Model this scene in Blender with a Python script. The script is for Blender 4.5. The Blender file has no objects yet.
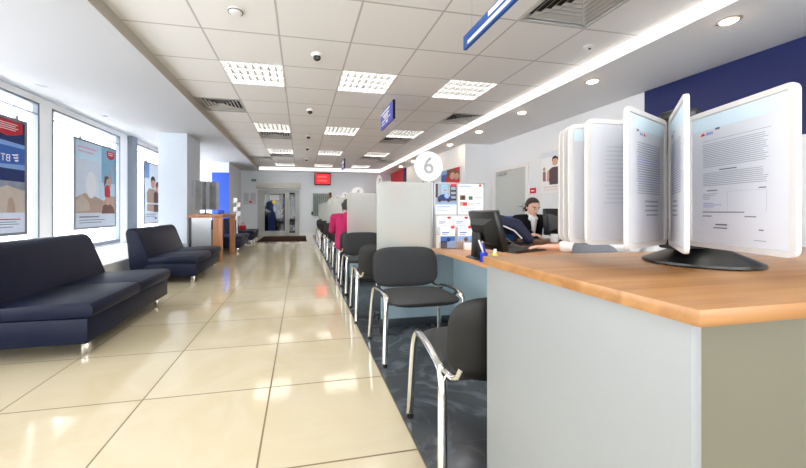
import bpy, bmesh, math, random
from mathutils import Vector, Matrix, Euler
random.seed(7)
C = bpy.context.scene.collection
PI = math.pi
# ------------------------------------------------------------------ camera model (photo geometry)
F_PX, CX, CY = 343.0, 371.0, 211.0
TH = math.radians(11.6)
SN, CS = math.sin(TH), math.cos(TH)
def px(u, v, X=None, Y=None, z=None):
    """point of the place seen at pixel (u,v) of the photograph on a plane X=, Y= or z="""
    a, b = (u - CX) / F_PX, (CY - v) / F_PX
    d = Vector((SN + a * CS, CS - a * SN, b))
    if X is not None: t = X / d.x
    elif Y is not None: t = Y / d.y
    else: t = (z - 1.0) / d.z
    return Vector((0, 0, 1)) + d * t
# ------------------------------------------------------------------ materials
def lin(c):
    return tuple(((x / 12.92) if x <= 0.04045 else ((x + 0.055) / 1.055) ** 2.4) for x in c)
def rgb(r, g, b): return lin((r / 255, g / 255, b / 255))
MATS = {}
def mat(name, col, rough=0.5, metal=0.0, spec=0.5, var=0.0, scale=20.0, bump=0.0, bscale=None, emit=None, estr=0.0, coat=0.0, coords='Object'):
    if name in MATS: return MATS[name]
    m = bpy.data.materials.new(name); m.use_nodes = True
    nt = m.node_tree; b = nt.nodes['Principled BSDF']
    b.inputs['Base Color'].default_value = (*col, 1)
    b.inputs['Roughness'].default_value = rough
    b.inputs['Metallic'].default_value = metal
    b.inputs['Specular IOR Level'].default_value = spec
    b.inputs['Coat Weight'].default_value = coat
    if emit is not None:
        b.inputs['Emission Color'].default_value = (*emit, 1); b.inputs['Emission Strength'].default_value = estr
    if var or bump:
        tc = nt.nodes.new('ShaderNodeTexCoord')
        nz = nt.nodes.new('ShaderNodeTexNoise'); nz.inputs['Scale'].default_value = scale; nz.inputs['Detail'].default_value = 4
        nt.links.new(tc.outputs[coords], nz.inputs['Vector'])
        if var:
            mx = nt.nodes.new('ShaderNodeMix'); mx.data_type = 'RGBA'
            mx.inputs[6].default_value = (*[max(0, c * (1 - var)) for c in col], 1)
            mx.inputs[7].default_value = (*[min(1, c * (1 + var)) for c in col], 1)
            nt.links.new(nz.outputs['Fac'], mx.inputs[0]); nt.links.new(mx.outputs[2], b.inputs['Base Color'])
        if bump:
            n2 = nt.nodes.new('ShaderNodeTexNoise'); n2.inputs['Scale'].default_value = bscale or scale
            nt.links.new(tc.outputs[coords], n2.inputs['Vector'])
            bp = nt.nodes.new('ShaderNodeBump'); bp.inputs['Strength'].default_value = bump; bp.inputs['Distance'].default_value = 0.005
            nt.links.new(n2.outputs['Fac'], bp.inputs['Height']); nt.links.new(bp.outputs['Normal'], b.inputs['Normal'])
    MATS[name] = m
    return m
def grid_tiles(name, c1, c2, line, size, ox, oy, mortar, rough, spec=0.5, vein=None, vscale=2.0, rough_line=0.6):
    m = bpy.data.materials.new(name); m.use_nodes = True; nt = m.node_tree; N = nt.nodes; L = nt.links
    b = N['Principled BSDF']
    tc = N.new('ShaderNodeTexCoord'); mp = N.new('ShaderNodeMapping'); mp.inputs['Location'].default_value = (-ox, -oy, 0)
    L.new(tc.outputs['Object'], mp.inputs['Vector'])
    br = N.new('ShaderNodeTexBrick'); br.offset = 0; br.squash = 1
    br.inputs['Scale'].default_value = 1; br.inputs['Brick Width'].default_value = size; br.inputs['Row Height'].default_value = size
    br.inputs['Mortar Size'].default_value = mortar; br.inputs['Mortar Smooth'].default_value = 0.1; br.inputs['Bias'].default_value = 0
    br.inputs['Color1'].default_value = (*c1, 1); br.inputs['Color2'].default_value = (*c2, 1); br.inputs['Mortar'].default_value = (*line, 1)
    L.new(mp.outputs['Vector'], br.inputs['Vector'])
    out = br.outputs['Color']
    if vein:
        n1 = N.new('ShaderNodeTexNoise'); n1.inputs['Scale'].default_value = vscale; n1.inputs['Detail'].default_value = 8; n1.inputs['Distortion'].default_value = vein.get('dist', 1.0)
        L.new(tc.outputs['Object'], n1.inputs['Vector'])
        cr = N.new('ShaderNodeValToRGB')
        for i, (p, c) in enumerate(vein['ramp']):
            e = cr.color_ramp.elements[i] if i < 2 else cr.color_ramp.elements.new(p)
            e.position = p; e.color = (*c, 1)
        L.new(n1.outputs['Fac'], cr.inputs['Fac'])
        mx = N.new('ShaderNodeMix'); mx.data_type = 'RGBA'; mx.blend_type = vein.get('mode', 'MULTIPLY'); mx.inputs[0].default_value = vein.get('fac', 1.0)
        L.new(br.outputs['Color'], mx.inputs[6]); L.new(cr.outputs['Color'], mx.inputs[7]); out = mx.outputs[2]
    L.new(out, b.inputs['Base Color'])
    mr = N.new('ShaderNodeMapRange'); mr.inputs['To Min'].default_value = rough; mr.inputs['To Max'].default_value = rough_line
    L.new(br.outputs['Fac'], mr.inputs['Value']); L.new(mr.outputs['Result'], b.inputs['Roughness'])
    b.inputs['Specular IOR Level'].default_value = spec
    return m
def wood(name, c1, c2, rough=0.35, axis=0, scale=1.0):
    m = bpy.data.materials.new(name); m.use_nodes = True; nt = m.node_tree; N = nt.nodes; L = nt.links
    b = N['Principled BSDF']; b.inputs['Roughness'].default_value = rough
    tc = N.new('ShaderNodeTexCoord'); mp = N.new('ShaderNodeMapping')
    s = [22.0 * scale] * 3; s[axis] = 1.6 * scale; mp.inputs['Scale'].default_value = s
    L.new(tc.outputs['Object'], mp.inputs['Vector'])
    n = N.new('ShaderNodeTexNoise'); n.inputs['Scale'].default_value = 1.0; n.inputs['Detail'].default_value = 6; n.inputs['Distortion'].default_value = 0.6
    L.new(mp.outputs['Vector'], n.inputs['Vector'])
    cr = N.new('ShaderNodeValToRGB'); cr.color_ramp.elements[0].position = 0.32; cr.color_ramp.elements[0].color = (*c1, 1)
    cr.color_ramp.elements[1].position = 0.68; cr.color_ramp.elements[1].color = (*c2, 1)
    L.new(n.outputs['Fac'], cr.inputs['Fac']); L.new(cr.outputs['Color'], b.inputs['Base Color'])
    return m
def clear_glass(name, tint=(1, 1, 1), gloss=0.06):
    m = bpy.data.materials.new(name); m.use_nodes = True; nt = m.node_tree; N = nt.nodes; L = nt.links
    N.remove(N['Principled BSDF']); o = N['Material Output']
    t = N.new('ShaderNodeBsdfTransparent'); t.inputs[0].default_value = (*tint, 1)
    g = N.new('ShaderNodeBsdfGlossy'); g.inputs['Roughness'].default_value = 0.03
    mx = N.new('ShaderNodeMixShader'); mx.inputs[0].default_value = gloss
    L.new(t.outputs[0], mx.inputs[1]); L.new(g.outputs[0], mx.inputs[2]); L.new(mx.outputs[0], o.inputs['Surface'])
    return m
def frosted(name, col, mixd=0.55, rough=0.35):
    m = bpy.data.materials.new(name); m.use_nodes = True; nt = m.node_tree; N = nt.nodes; L = nt.links
    N.remove(N['Principled BSDF']); o = N['Material Output']
    r = N.new('ShaderNodeBsdfRefraction'); r.inputs['IOR'].default_value = 1.12; r.inputs['Roughness'].default_value = rough; r.inputs['Color'].default_value = (.95, .97, .96, 1)
    d = N.new('ShaderNodeBsdfDiffuse'); d.inputs['Color'].default_value = (*col, 1)
    tl = N.new('ShaderNodeBsdfTranslucent'); tl.inputs['Color'].default_value = (*col, 1)
    m0 = N.new('ShaderNodeMixShader'); m0.inputs[0].default_value = 0.45
    L.new(d.outputs[0], m0.inputs[1]); L.new(tl.outputs[0], m0.inputs[2])
    m1 = N.new('ShaderNodeMixShader'); m1.inputs[0].default_value = mixd
    L.new(r.outputs[0], m1.inputs[1]); L.new(m0.outputs[0], m1.inputs[2]); L.new(m1.outputs[0], o.inputs['Surface'])
    return m
# palette
M_wall = mat('wall paint', rgb(238, 241, 244), .7, var=.02, scale=3)
M_farwall = mat('blue white wall paint', rgb(228, 235, 242), .7, var=.02, scale=3)
M_plaster = mat('soffit plaster', rgb(240, 240, 240), .8, var=.01, scale=2)
M_riser = mat('bulkhead edge', rgb(178, 172, 160), .8, var=.02)
M_blue = mat('deep blue paint', rgb(13, 30, 92), .5, var=.05, scale=2)
M_bluecol = mat('blue column cladding', rgb(40, 88, 205), .45, var=.04, scale=2)
M_white = mat('white plastic', rgb(238, 236, 234), .4, var=.01)
M_offwhite = mat('white panel frame plastic', rgb(204, 201, 199), .35, var=.01)
M_paper = mat('white paper', rgb(208, 210, 217), .55, var=.01)
M_paperblue = mat('pale blue print', rgb(206, 225, 236), .6, var=.02)
M_ink = mat('dark ink', rgb(104, 106, 122), .7, var=.05)
M_inkblue = mat('blue ink', rgb(150, 160, 210), .7, var=.05)
M_black = mat('black plastic', rgb(11, 11, 12), .34, var=.1)
M_blackgl = mat('glossy black plastic', rgb(12, 12, 14), .15, var=.05)
M_dark = mat('dark metal', rgb(45, 47, 52), .4, var=.05)
M_screen = mat('dark screen', rgb(14, 15, 19), .12, var=.05)
M_shell = mat('black chair plastic', rgb(13, 13, 14), .55, var=.1)
M_chrome = mat('chrome', (.72, .71, .69), .12, 1.0, var=.03)
M_alu = mat('brushed aluminium', rgb(180, 182, 184), .35, .8, var=.05)
M_greymetal = mat('grey painted metal', rgb(178, 180, 180), .45, var=.03)
M_fabric = mat('charcoal weave fabric', rgb(58, 59, 61), .95, spec=.2, var=.35, scale=160, bump=.3, bscale=260)
M_seatfab = mat('charcoal seat fabric', rgb(70, 71, 73), .95, spec=.2, var=.3, scale=160, bump=.3, bscale=260)
M_leather = mat('navy leatherette', rgb(12, 20, 44), .45, spec=.22, var=.12, scale=6, bump=.15, bscale=120)
M_panel = mat('light grey laminate', rgb(142, 145, 145), .45, var=.015, scale=3)
M_panelb = mat('blue grey laminate', rgb(150, 172, 182), .5, var=.02, scale=3)
M_olive = mat('grey laminate', rgb(112, 108, 90), .5, var=.015, scale=3)  # olive darkened so the counter front's shade sits in its colour
M_wood = wood('oak laminate', rgb(148, 102, 58), rgb(178, 132, 82), .3, axis=0)
M_woody = wood('oak laminate desk', rgb(196, 138, 92), rgb(222, 166, 116), .32, axis=1)
M_woodt = wood('orange oak', rgb(168, 108, 66), rgb(196, 136, 90), .35, axis=2)
M_brown = wood('brown desk wood', rgb(104, 66, 42), rgb(136, 88, 58), .35, axis=0)
M_rail = mat('dark baseboard', rgb(44, 50, 56), .4, var=.05)
M_mat = mat('brown doormat pile', rgb(52, 30, 22), .95, spec=.1, var=.4, scale=120, bump=.5, bscale=300)
M_glass = clear_glass('window glass')
M_doorglass = clear_glass('door glass', (.75, .78, .8), .03)
M_acryl = clear_glass('clear acrylic', (.95, .96, .97), .10)
M_frost = frosted('frosted glass', rgb(232, 236, 233), .5, .12)
M_disc = mat('white disc', rgb(252, 252, 252), .5, var=.01)
M_digit = mat('grey digit', rgb(160, 160, 163), .6, var=.02)
M_red = mat('red print', rgb(214, 32, 44), .5, var=.06)
M_redled = mat('red display', rgb(190, 10, 20), .3, var=.1, emit=rgb(235, 20, 32), estr=.9)
M_redled2 = mat('bright red digits', rgb(255, 80, 80), .3, var=.05, emit=rgb(255, 60, 60), estr=1.3)
M_skin = mat('skin', rgb(226, 178, 156), .5, var=.05, scale=15)
M_hairb = mat('dark brown hair', rgb(52, 34, 28), .5, var=.3, scale=60)
M_hairk = mat('black hair', rgb(26, 20, 22), .5, var=.3, scale=60)
M_pink = mat('pink knit', rgb(172, 42, 92), .9, spec=.2, var=.12, scale=30, bump=.3, bscale=60)
M_suit = mat('black suit cloth', rgb(24, 24, 28), .85, spec=.2, var=.15, scale=80)
M_shirt = mat('white shirt cloth', rgb(236, 236, 238), .8, var=.02, scale=20)
M_trouser = mat('dark trousers', rgb(38, 40, 52), .9, spec=.2, var=.1)
M_navy = mat('navy quilted cloth', rgb(32, 38, 66), .7, var=.2, scale=12)
M_bluefab = mat('bright blue fabric', rgb(38, 98, 172), .8, var=.1, scale=60)
M_greyfab = mat('blue grey fabric', rgb(112, 118, 128), .85, var=.08, scale=60)
M_jamb = mat('window frame grey', rgb(120, 128, 138), .45, var=.03)
M_pier = mat('white window pier', rgb(250, 250, 250), .6, var=.01)
M_vent = mat('vent metal', rgb(186, 184, 178), .5, var=.02)
M_ventdark = mat('vent throat', rgb(52, 50, 47), .9, var=.05)
M_signblue = mat('sign blue', rgb(30, 84, 160), .35, var=.04)
M_signviolet = mat('sign royal blue', rgb(62, 78, 190), .35, var=.04)
M_lamp = mat('lamp panel', rgb(250, 250, 245), .5, var=.01, emit=(1.0, .97, .91), estr=6.5)
M_down = mat('downlight lamp', rgb(255, 235, 210), .5, var=.01, emit=(1.0, .72, .45), estr=45.0)
M_cove = mat('cove light strip', rgb(250, 248, 244), .6, var=.01, emit=(1.0, .97, .94), estr=.75)
M_louv = mat('louvre metal', rgb(128, 128, 126), .4, .2, var=.02)
M_pave = mat('pale paving', rgb(240, 241, 243), .8, var=.02, scale=2)
M_floor = grid_tiles('polished beige tiles', rgb(206, 196, 170), rgb(201, 190, 163), rgb(120, 104, 78), .651, .484, 2.022, .0045, .07, .5,
    vein=dict(ramp=[(.3, rgb(238, 228, 206)), (.5, (1, 1, 1)), (.62, rgb(246, 238, 222)), (.75, (1, 1, 1))], fac=.4), vscale=1.7)
M_floord = grid_tiles('dark slate tiles', rgb(104, 109, 114), rgb(96, 101, 107), rgb(60, 63, 68), .651, .484, 2.022, .004, .18, .5,
    vein=dict(ramp=[(.50, rgb(150, 152, 156)), (.60, rgb(235, 236, 240)), (.63, rgb(255, 255, 255)), (.68, rgb(180, 182, 186))], fac=.8, dist=2.5), vscale=3.0)
M_ceil = grid_tiles('mineral ceiling tiles', rgb(234, 232, 228), rgb(231, 229, 225), rgb(186, 183, 178), .7217, -.930, 3.546, .010, .85, .2, rough_line=.5)
# ------------------------------------------------------------------ mesh builder
class MB:
    def __init__(s): s.v, s.f, s.m, s.ms, s.cur = [], [], [], [], 0
    def mat(s, m):
        if m not in s.ms: s.ms.append(m)
        s.cur = s.ms.index(m); return s
    def add(s, vs, fs, M=None):
        o = len(s.v)
        for p in vs:
            p = Vector(p); s.v.append(M @ p if M else p)
        for f in fs: s.f.append([i + o for i in f]); s.m.append(s.cur)
        return s
    def bm(s, b, M=None):
        b.verts.index_update()
        s.add([v.co.copy() for v in b.verts], [[v.index for v in f.verts] for f in b.faces], M); b.free(); return s
    def box(s, x0, x1, y0, y1, z0, z1, bev=0, seg=2, M=None):
        b = bmesh.new(); bmesh.ops.create_cube(b, size=1)
        for v in b.verts:
            v.co = Vector(((x0 + x1) / 2 + v.co.x * (x1 - x0), (y0 + y1) / 2 + v.co.y * (y1 - y0), (z0 + z1) / 2 + v.co.z * (z1 - z0)))
        if bev: bmesh.ops.bevel(b, geom=list(b.edges), offset=bev, segments=seg, profile=.5, affect='EDGES')
        return s.bm(b, M)
    def tube(s, pts, r, n=10, r2=None, closed=False, M=None):
        pts = [Vector(p) for p in pts]; K = len(pts); vs, fs = [], []
        up = None
        for i, p in enumerate(pts):
            a = pts[(i - 1) % K] if (i or closed) else p; c = pts[(i + 1) % K] if (i < K - 1 or closed) else p
            t = (c - a).normalized()
            if up is None:
                up = Vector((0, 0, 1)) if abs(t.z) < .9 else Vector((1, 0, 0))
            e = up - t * up.dot(t)
            if e.length < 1e-5: e = t.orthogonal()
            e.normalize(); g = t.cross(e); up = e
            rr = r[i] if isinstance(r, (list, tuple)) else r
            rb = (r2 if r2 else rr) if not isinstance(r, (list, tuple)) else rr
            for k in range(n):
                A = 2 * PI * k / n; vs.append(p + e * math.cos(A) * rr + g * math.sin(A) * rb)
        R = K if closed else K - 1
        for i in range(R):
            for k in range(n):
                j = (i + 1) % K
                fs.append([i * n + k, i * n + (k + 1) % n, j * n + (k + 1) % n, j * n + k])
        if not closed:
            fs.append(list(range(n))[::-1]); fs.append([(K - 1) * n + k for k in range(n)])
        return s.add(vs, fs, M)
    def lathe(s, prof, c=(0, 0, 0), n=32, M=None):
        vs, fs = [], []; c = Vector(c)
        for r, z in prof:
            for k in range(n):
                A = 2 * PI * k / n; vs.append(c + Vector((r * math.cos(A), r * math.sin(A), z)))
        K = len(prof)
        for i in range(K - 1):
            for k in range(n): fs.append([i * n + k, i * n + (k + 1) % n, (i + 1) * n + (k + 1) % n, (i + 1) * n + k])
        if prof[0][0] <= .002: fs.append(list(range(n))[::-1])
        if prof[-1][0] <= .002: fs.append([(K - 1) * n + k for k in range(n)])
        return s.add(vs, fs, M)
    def prism(s, poly, axis, a, b, bev=0, M=None, seg=2):
        """polygon in the two other axes, extruded along axis from a to b"""
        def P(p, t):
            if axis == 'x': return (t, p[0], p[1])
            if axis == 'y': return (p[0], t, p[1])
            return (p[0], p[1], t)
        n = len(poly); bb = bmesh.new()
        A = [bb.verts.new(P(p, a)) for p in poly]; B = [bb.verts.new(P(p, b)) for p in poly]
        bb.faces.new(A[::-1]); bb.faces.new(B)
        for i in range(n): bb.faces.new([A[i], A[(i + 1) % n], B[(i + 1) % n], B[i]])
        bmesh.ops.recalc_face_normals(bb, faces=list(bb.faces))
        if bev: bmesh.ops.bevel(bb, geom=[e for e in bb.edges if len(e.link_faces) == 2 and e.calc_face_angle(0) > .6], offset=bev, segments=seg, profile=.5, affect='EDGES')
        return s.bm(bb, M)
    def ball(s, c, rx, ry=None, rz=None, n=16, M=None):
        b = bmesh.new(); bmesh.ops.create_uvsphere(b, u_segments=n, v_segments=max(8, n // 2 + 2), radius=1)
        ry = ry or rx; rz = rz or rx; c = Vector(c)
        for v in b.verts: v.co = Vector((v.co.x * rx, v.co.y * ry, v.co.z * rz)) + c
        return s.bm(b, M)
    def cushion(s, a, b, t, e=.45, rings=6, n=40, bend=0.0, t2=None, M=None):
        """pillow with a rounded-rectangle outline in local xy, thickness +t / -t2 along z, bent along x"""
        t2 = t if t2 is None else t2; vs, fs = [], []
        def P(r, A, side):
            c, q = math.cos(A), math.sin(A)
            x = a * r * math.copysign(abs(c) ** e, c); y = b * r * math.copysign(abs(q) ** e, q)
            h = max(0, 1 - r ** 5) ** .5
            z = (t if side > 0 else -t2) * h + bend * (x / a) ** 2
            return (x, y, z)
        rr = [i / rings for i in range(1, rings)] + [.93, .975, 1.0]
        vs.append(P(0, 0, 1)); top0 = 0
        for r in rr:
            for k in range(n): vs.append(P(r, 2 * PI * k / n, 1))
        R = len(rr); bot = len(vs)
        for r in rr[:-1]:
            for k in range(n): vs.append(P(r, 2 * PI * k / n, -1))
        vs.append(P(0, 0, -1)); cb = len(vs) - 1
        T = lambda i, k: 1 + i * n + k % n
        B = lambda i, k: T(i, k) if i == R - 1 else bot + i * n + k % n
        for k in range(n):
            fs.append([0, T(0, k), T(0, k + 1)]); fs.append([cb, B(0, k + 1), B(0, k)])
            for i in range(R - 1):
                fs.append([T(i, k), T(i + 1, k), T(i + 1, k + 1), T(i, k + 1)])
                fs.append([B(i, k), B(i, k + 1), B(i + 1, k + 1), B(i + 1, k)])
        return s.add(vs, fs, M)
    def build(s, name, m=None, parent=None, smooth=True, angle=40, loc=None):
        me = bpy.data.meshes.new(name)
        off = Vector(loc) if loc else Vector((0, 0, 0))
        me.from_pydata([p - off for p in s.v], [], s.f); me.update()
        ms = s.ms if s.ms else [m]
        for x in ms: me.materials.append(x)
        if s.ms: me.polygons.foreach_set('material_index', s.m)
        if smooth:
            me.polygons.foreach_set('use_smooth', [True] * len(me.polygons)); me.set_sharp_from_angle(angle=math.radians(angle))
        o = bpy.data.objects.new(name, me); C.objects.link(o)
        if parent: o.parent = parent
        elif loc: o.location = off
        return o
def tag(o, label=None, cat=None, group=None, kind=None):
    if label: o['label'] = label
    if cat: o['category'] = cat
    if group: o['group'] = group
    if kind: o['kind'] = kind
    return o
def thing(name, label, cat, loc=(0, 0, 0), rz=0, group=None, kind=None):
    o = bpy.data.objects.new(name, None); C.objects.link(o); o.location = loc; o.rotation_euler = (0, 0, rz); o.empty_display_size = .1
    return tag(o, label, cat, group, kind)
def wpart(t, name, mb, m=None, sub=None, **k):
    """part built in world coordinates under an unrotated thing"""
    return mb.build(name, m, sub or t, loc=t.location, **k)
def struct(name, mb, m=None, label=None, **k):
    return tag(mb.build(name, m, **k), label, None, None, 'structure')
def copy_tree(o, parent=None):
    c = o.copy(); C.objects.link(c)
    if parent: c.parent = parent
    for ch in list(o.children): copy_tree(ch, c)
    return c
def text_into(mb, body, size, M, m, depth=.001, bold=0.0):
    cu = bpy.data.curves.new('lettering', 'FONT'); cu.body = body; cu.size = size; cu.align_x = 'CENTER'; cu.align_y = 'CENTER'; cu.extrude = depth
    o = bpy.data.objects.new('lettering', cu); C.objects.link(o); bpy.context.view_layer.update()
    me = bpy.data.meshes.new_from_object(o.evaluated_get(bpy.context.evaluated_depsgraph_get()))
    mb.mat(m); mb.add([v.co.copy() for v in me.vertices], [list(p.vertices) for p in me.polygons], M)
    bpy.data.objects.remove(o); bpy.data.curves.remove(cu); bpy.data.meshes.remove(me)
# ------------------------------------------------------------------ the room
XW, ZC, ZS, YF, YB = -3.67, 2.755, 2.632, 14.5, -2.6
XR1, XR2, YSTEP = 4.62, 3.90, 7.67
XL_, XR_ = -1.62, 3.31            # edges of the tiled ceiling
T = .7217
struct('floor', MB().box(XW - .3, .484, YB, YF, -.1, 0), M_floor, smooth=False)
struct('floor_counter_strip', MB().box(.484, XR1, YB, YF, -.1, 0), M_floord, smooth=False)
# tiled ceiling with openings for the lamps and diffusers
lights, vents = [], []
def cell(i, k): return (-.930 + T * i, -.930 + T * (i + 1), 3.546 + T * k, 3.546 + T * (k + 1))
for k in (-7, -3, 1, 5, 9, 13):
    for i in (0, 2, 4): lights.append((i, k))
for ik in ((-1, 3), (5, 3), (4, -2), (0, 6), (4, 6), (-1, 11), (5, 11), (0, 10), (4, 10)): vents.append(ik)
holes = set(lights + vents)
mb = MB()
for i in range(-1, 6):
    for k in range(-9, 16):
        if (i, k) in holes: continue
        x0, x1, y0, y1 = cell(i, k)
        if i == -1: x0 = XL_
        if i == 5: x1 = XR_
        y0 = max(y0, YB); y1 = min(y1, YF - .3)
        if y1 > y0: mb.add([(x0, y0, ZC), (x0, y1, ZC), (x1, y1, ZC), (x1, y0, ZC)], [[0, 1, 2, 3]])
struct('ceiling', mb, M_ceil, smooth=False)
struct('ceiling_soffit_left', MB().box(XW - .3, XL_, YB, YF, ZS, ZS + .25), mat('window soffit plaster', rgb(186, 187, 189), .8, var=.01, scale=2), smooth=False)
struct('ceiling_soffit_right', MB().box(XR_ + .012, XR1 + .3, YB, YF, ZS, ZS + .25), M_plaster, smooth=False)
struct('ceiling_soffit_end', MB().box(XL_, XR_ + .012, YF - .288, YF, ZS, ZS + .25), M_plaster, smooth=False)
struct('trim_1', MB().box(XL_ - .002, XL_ + .006, YB, YF - .3, ZS - .002, ZC), M_riser, smooth=False)
struct('ceiling_slab', MB().box(XW - .3, XR1 + .3, YB, YF, ZC + .13, ZC + .2), M_plaster, smooth=False)
cv = MB().box(XR_, XR_ + .011, YB, YF - .29, ZS + .002, ZC).build('cove_light', M_cove, smooth=False)
tag(cv, 'long glowing white strip along the counter-side ceiling step', 'light')
cv = MB().box(XL_ + .01, XR_, YF - .3, YF - .29, ZS + .002, ZC).build('cove_light', M_cove, smooth=False)
tag(cv, 'glowing white strip across the ceiling end above the glass door', 'light')
# walls
mb = MB().box(XW - .3, XR1 + .3, YB - .2, YB, 0, .25).box(XW - .3, XR1 + .3, YB - .2, YB, 2.5, ZC)
fill_panes = [(-3.3, -1.5), (-1.3, .9), (1.1, 3.3)]
xs = [XW - .3] + [q for p in fill_panes for q in p] + [XR1 + .3]
for a, b in zip(xs[::2], xs[1::2]): mb.box(a, b, YB - .2, YB, .25, 2.5)
struct('wall_back', mb, M_wall, smooth=False)
for n, (a, b) in enumerate(fill_panes):  # unseen windows, added to throw fill light on camera-facing surfaces
    w = thing('window_%d' % (n + 7), None, None, ((a + b) / 2, YB, .25), kind='structure')
    wpart(w, 'window_frame', MB().box(a, a + .04, YB - .06, YB + .01, .25, 2.5).box(b - .04, b, YB - .06, YB + .01, .25, 2.5).box(a, b, YB - .06, YB + .01, 2.46, 2.5).box(a, b, YB - .06, YB + .01, .25, .30), M_greymetal, smooth=False)
    wpart(w, 'pane', MB().box(a + .04, b - .04, YB - .03, YB - .024, .30, 2.46), clear_glass('fill window glass'), smooth=False)
# far wall with door opening
dx0, dx1 = px(257.8, 230, Y=YF).x, px(299.3, 230, Y=YF).x
dz1 = 1.84
wm = MB().box(XW - .3, dx0, YF, YF + .2, 0, ZS + .1).box(dx1, XR1 + .3, YF, YF + .2, 0, ZS + .1).box(dx0, dx1, YF, YF + .2, dz1, ZS + .1)
struct('wall_far', wm, M_farwall, smooth=False)
struct('baseboard_far', MB().box(dx1 + .02, XR2, YF - .015, YF, 0, .07), M_wall, smooth=False)
struct('wall_right', MB().box(XR1, XR1 + .2, YB, YSTEP, 0, ZS + .1), M_wall, smooth=False)
struct('wall_right_step', MB().box(XR2, XR1 + .2, YSTEP, YSTEP + .2, 0, ZS + .1), M_wall, smooth=False)
struct('wall_right_far', MB().box(XR2, XR2 + .2, YSTEP + .2, YF, 0, ZS + .1), M_wall, smooth=False)
yb1 = px(645.2, 92, X=XR1).y
struct('trim_2', MB().box(XR1 - .012, XR1, YB, yb1, 1.72, ZS), M_blue, 'deep blue band along the top of the wall', smooth=False)
# left window wall
WB, WT = .374, 2.54
panes = [(-.6, 1.40), (1.62, 3.52), (3.78, 5.76), (6.02, 8.00), (8.58, 10.55), (10.85, 12.80)]
mb = MB().box(XW - .3, XW, YB, YF, 0, WB - .02).box(XW - .3, XW, YB, YF, WT, ZS + .1)
ys = [YB] + [y for p in panes for y in p] + [YF]
for a, b in zip(ys[::2], ys[1::2]): mb.box(XW - .3, XW + .005, a, b, WB - .02, WT)
struct('wall_left', mb, M_pier, smooth=False)
struct('trim_3', MB().box(XW, -2.42, YB, 12.1, 0, .29).box(XW, -2.40, YB, 12.1, .29, .325, .006), M_pier, 'deep white window ledge behind the sofas', smooth=False)
for n, (a, b) in enumerate(panes):
    w = thing('window_%d' % (n + 1), None, None, (XW, (a + b) / 2, WB), kind='structure')
    f = MB()
    for q in (a, b - .03): f.box(XW - .06, XW + .012, q, q + .03, WB, WT)
    f.box(XW - .06, XW + .012, a, b, WT - .03, WT).box(XW - .06, XW + .012, a, b, WB - .02, WB + .05)
    f.box(XW - .05, XW + .01, a, b, WT - .17, WT - .155)
    wpart(w, 'window_frame', f, M_jamb, smooth=False)
    wpart(w, 'pane', MB().box(XW - .03, XW - .024, a + .04, b - .04, WB + .05, WT - .04), M_glass, smooth=False)
struct('trim_4', MB().box(XW, XW + .10, 8.32, 8.56, .325, ZS), M_jamb, 'grey blue window post between the second and third posters', smooth=False)
# outside
struct('ground_outside', MB().box(-40, XW - .3, -30, 40, -.25, -.15).box(XW - .3, 30, -30, YB - .2, -.25, -.15), M_pave, smooth=False)
# columns
struct('column_1', MB().box(-2.89, -2.34, 7.85, 8.80, 0, ZS), mat('column paint', rgb(208, 218, 228), .7, var=.02), 'pale blue square column by the leaflet table', smooth=False)
struct('wall_left_end', MB().box(-2.87, -2.34, 12.18, YF, 0, ZS), M_farwall, smooth=False)
struct('trim_5', MB().box(-2.875, -2.335, 12.16, 12.18, 0, 2.28), M_bluecol, 'bright blue column face beyond the leaflet table', smooth=False)
struct('wall_column_left', MB().box(XW, -2.87, 12.9, 13.1, 0, ZS), M_farwall, smooth=False)
# ------------------------------------------------------------------ glass door in the far wall
d = thing('door_1', 'grey metal door with dark glass and a roller shutter box above', None, ((dx0 + dx1) / 2, YF, 0), kind='structure')
P = lambda u: px(u, 210, Y=YF - .03).x
f = MB().box(dx0, P(263.3), YF - .06, YF + .08, 0, dz1).box(P(297.2), dx1, YF - .06, YF + .08, 0, dz1).box(P(263.3), P(297.2), YF - .06, YF + .08, 1.76, dz1)
f.box(P(286.3), P(289.4), YF - .05, YF + .08, 0, 1.76).box(P(263.3), P(297.2), YF - .05, YF + .08, 0, .10)
f.box(P(295.2), P(297.2), YF - .05, YF + .08, .1, 1.76)
wpart(d, 'door_frame', f, M_greymetal, smooth=False)
leaf = MB().box(P(263.4), P(264.6), YF - .04, YF + .02, .1, 1.76).box(P(284.9), P(286.2), YF - .04, YF + .02, .1, 1.76).box(P(264.6), P(284.9), YF - .04, YF + .02, .1, .19).box(P(264.6), P(284.9), YF - .04, YF + .02, 1.70, 1.76)
lf = wpart(d, 'door_leaf', leaf, M_greymetal, smooth=False)
wpart(d, 'glass_pane', MB().box(P(264.6), P(284.9), YF - .012, YF, .19, 1.70), M_doorglass, sub=lf, smooth=False)
wpart(d, 'side_pane', MB().box(P(289.4), P(295.2), YF - .012, YF, .1, 1.76), M_doorglass, smooth=False)
hx = P(283.4)
wpart(d, 'door_handle', MB().tube([(hx, YF - .04, .82), (hx - .05, YF - .1, .84), (hx - .07, YF - .1, .95), (hx - .05, YF - .1, 1.06), (hx, YF - .04, 1.08)], .02, 8), M_chrome, sub=lf)
wpart(d, 'shutter_box', MB().box(dx0 - .05, dx1 + .06, YF - .22, YF - .06, 1.90, 2.13, .03), mat('shutter box paint', rgb(196, 194, 186), .5, var=.02))
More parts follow.
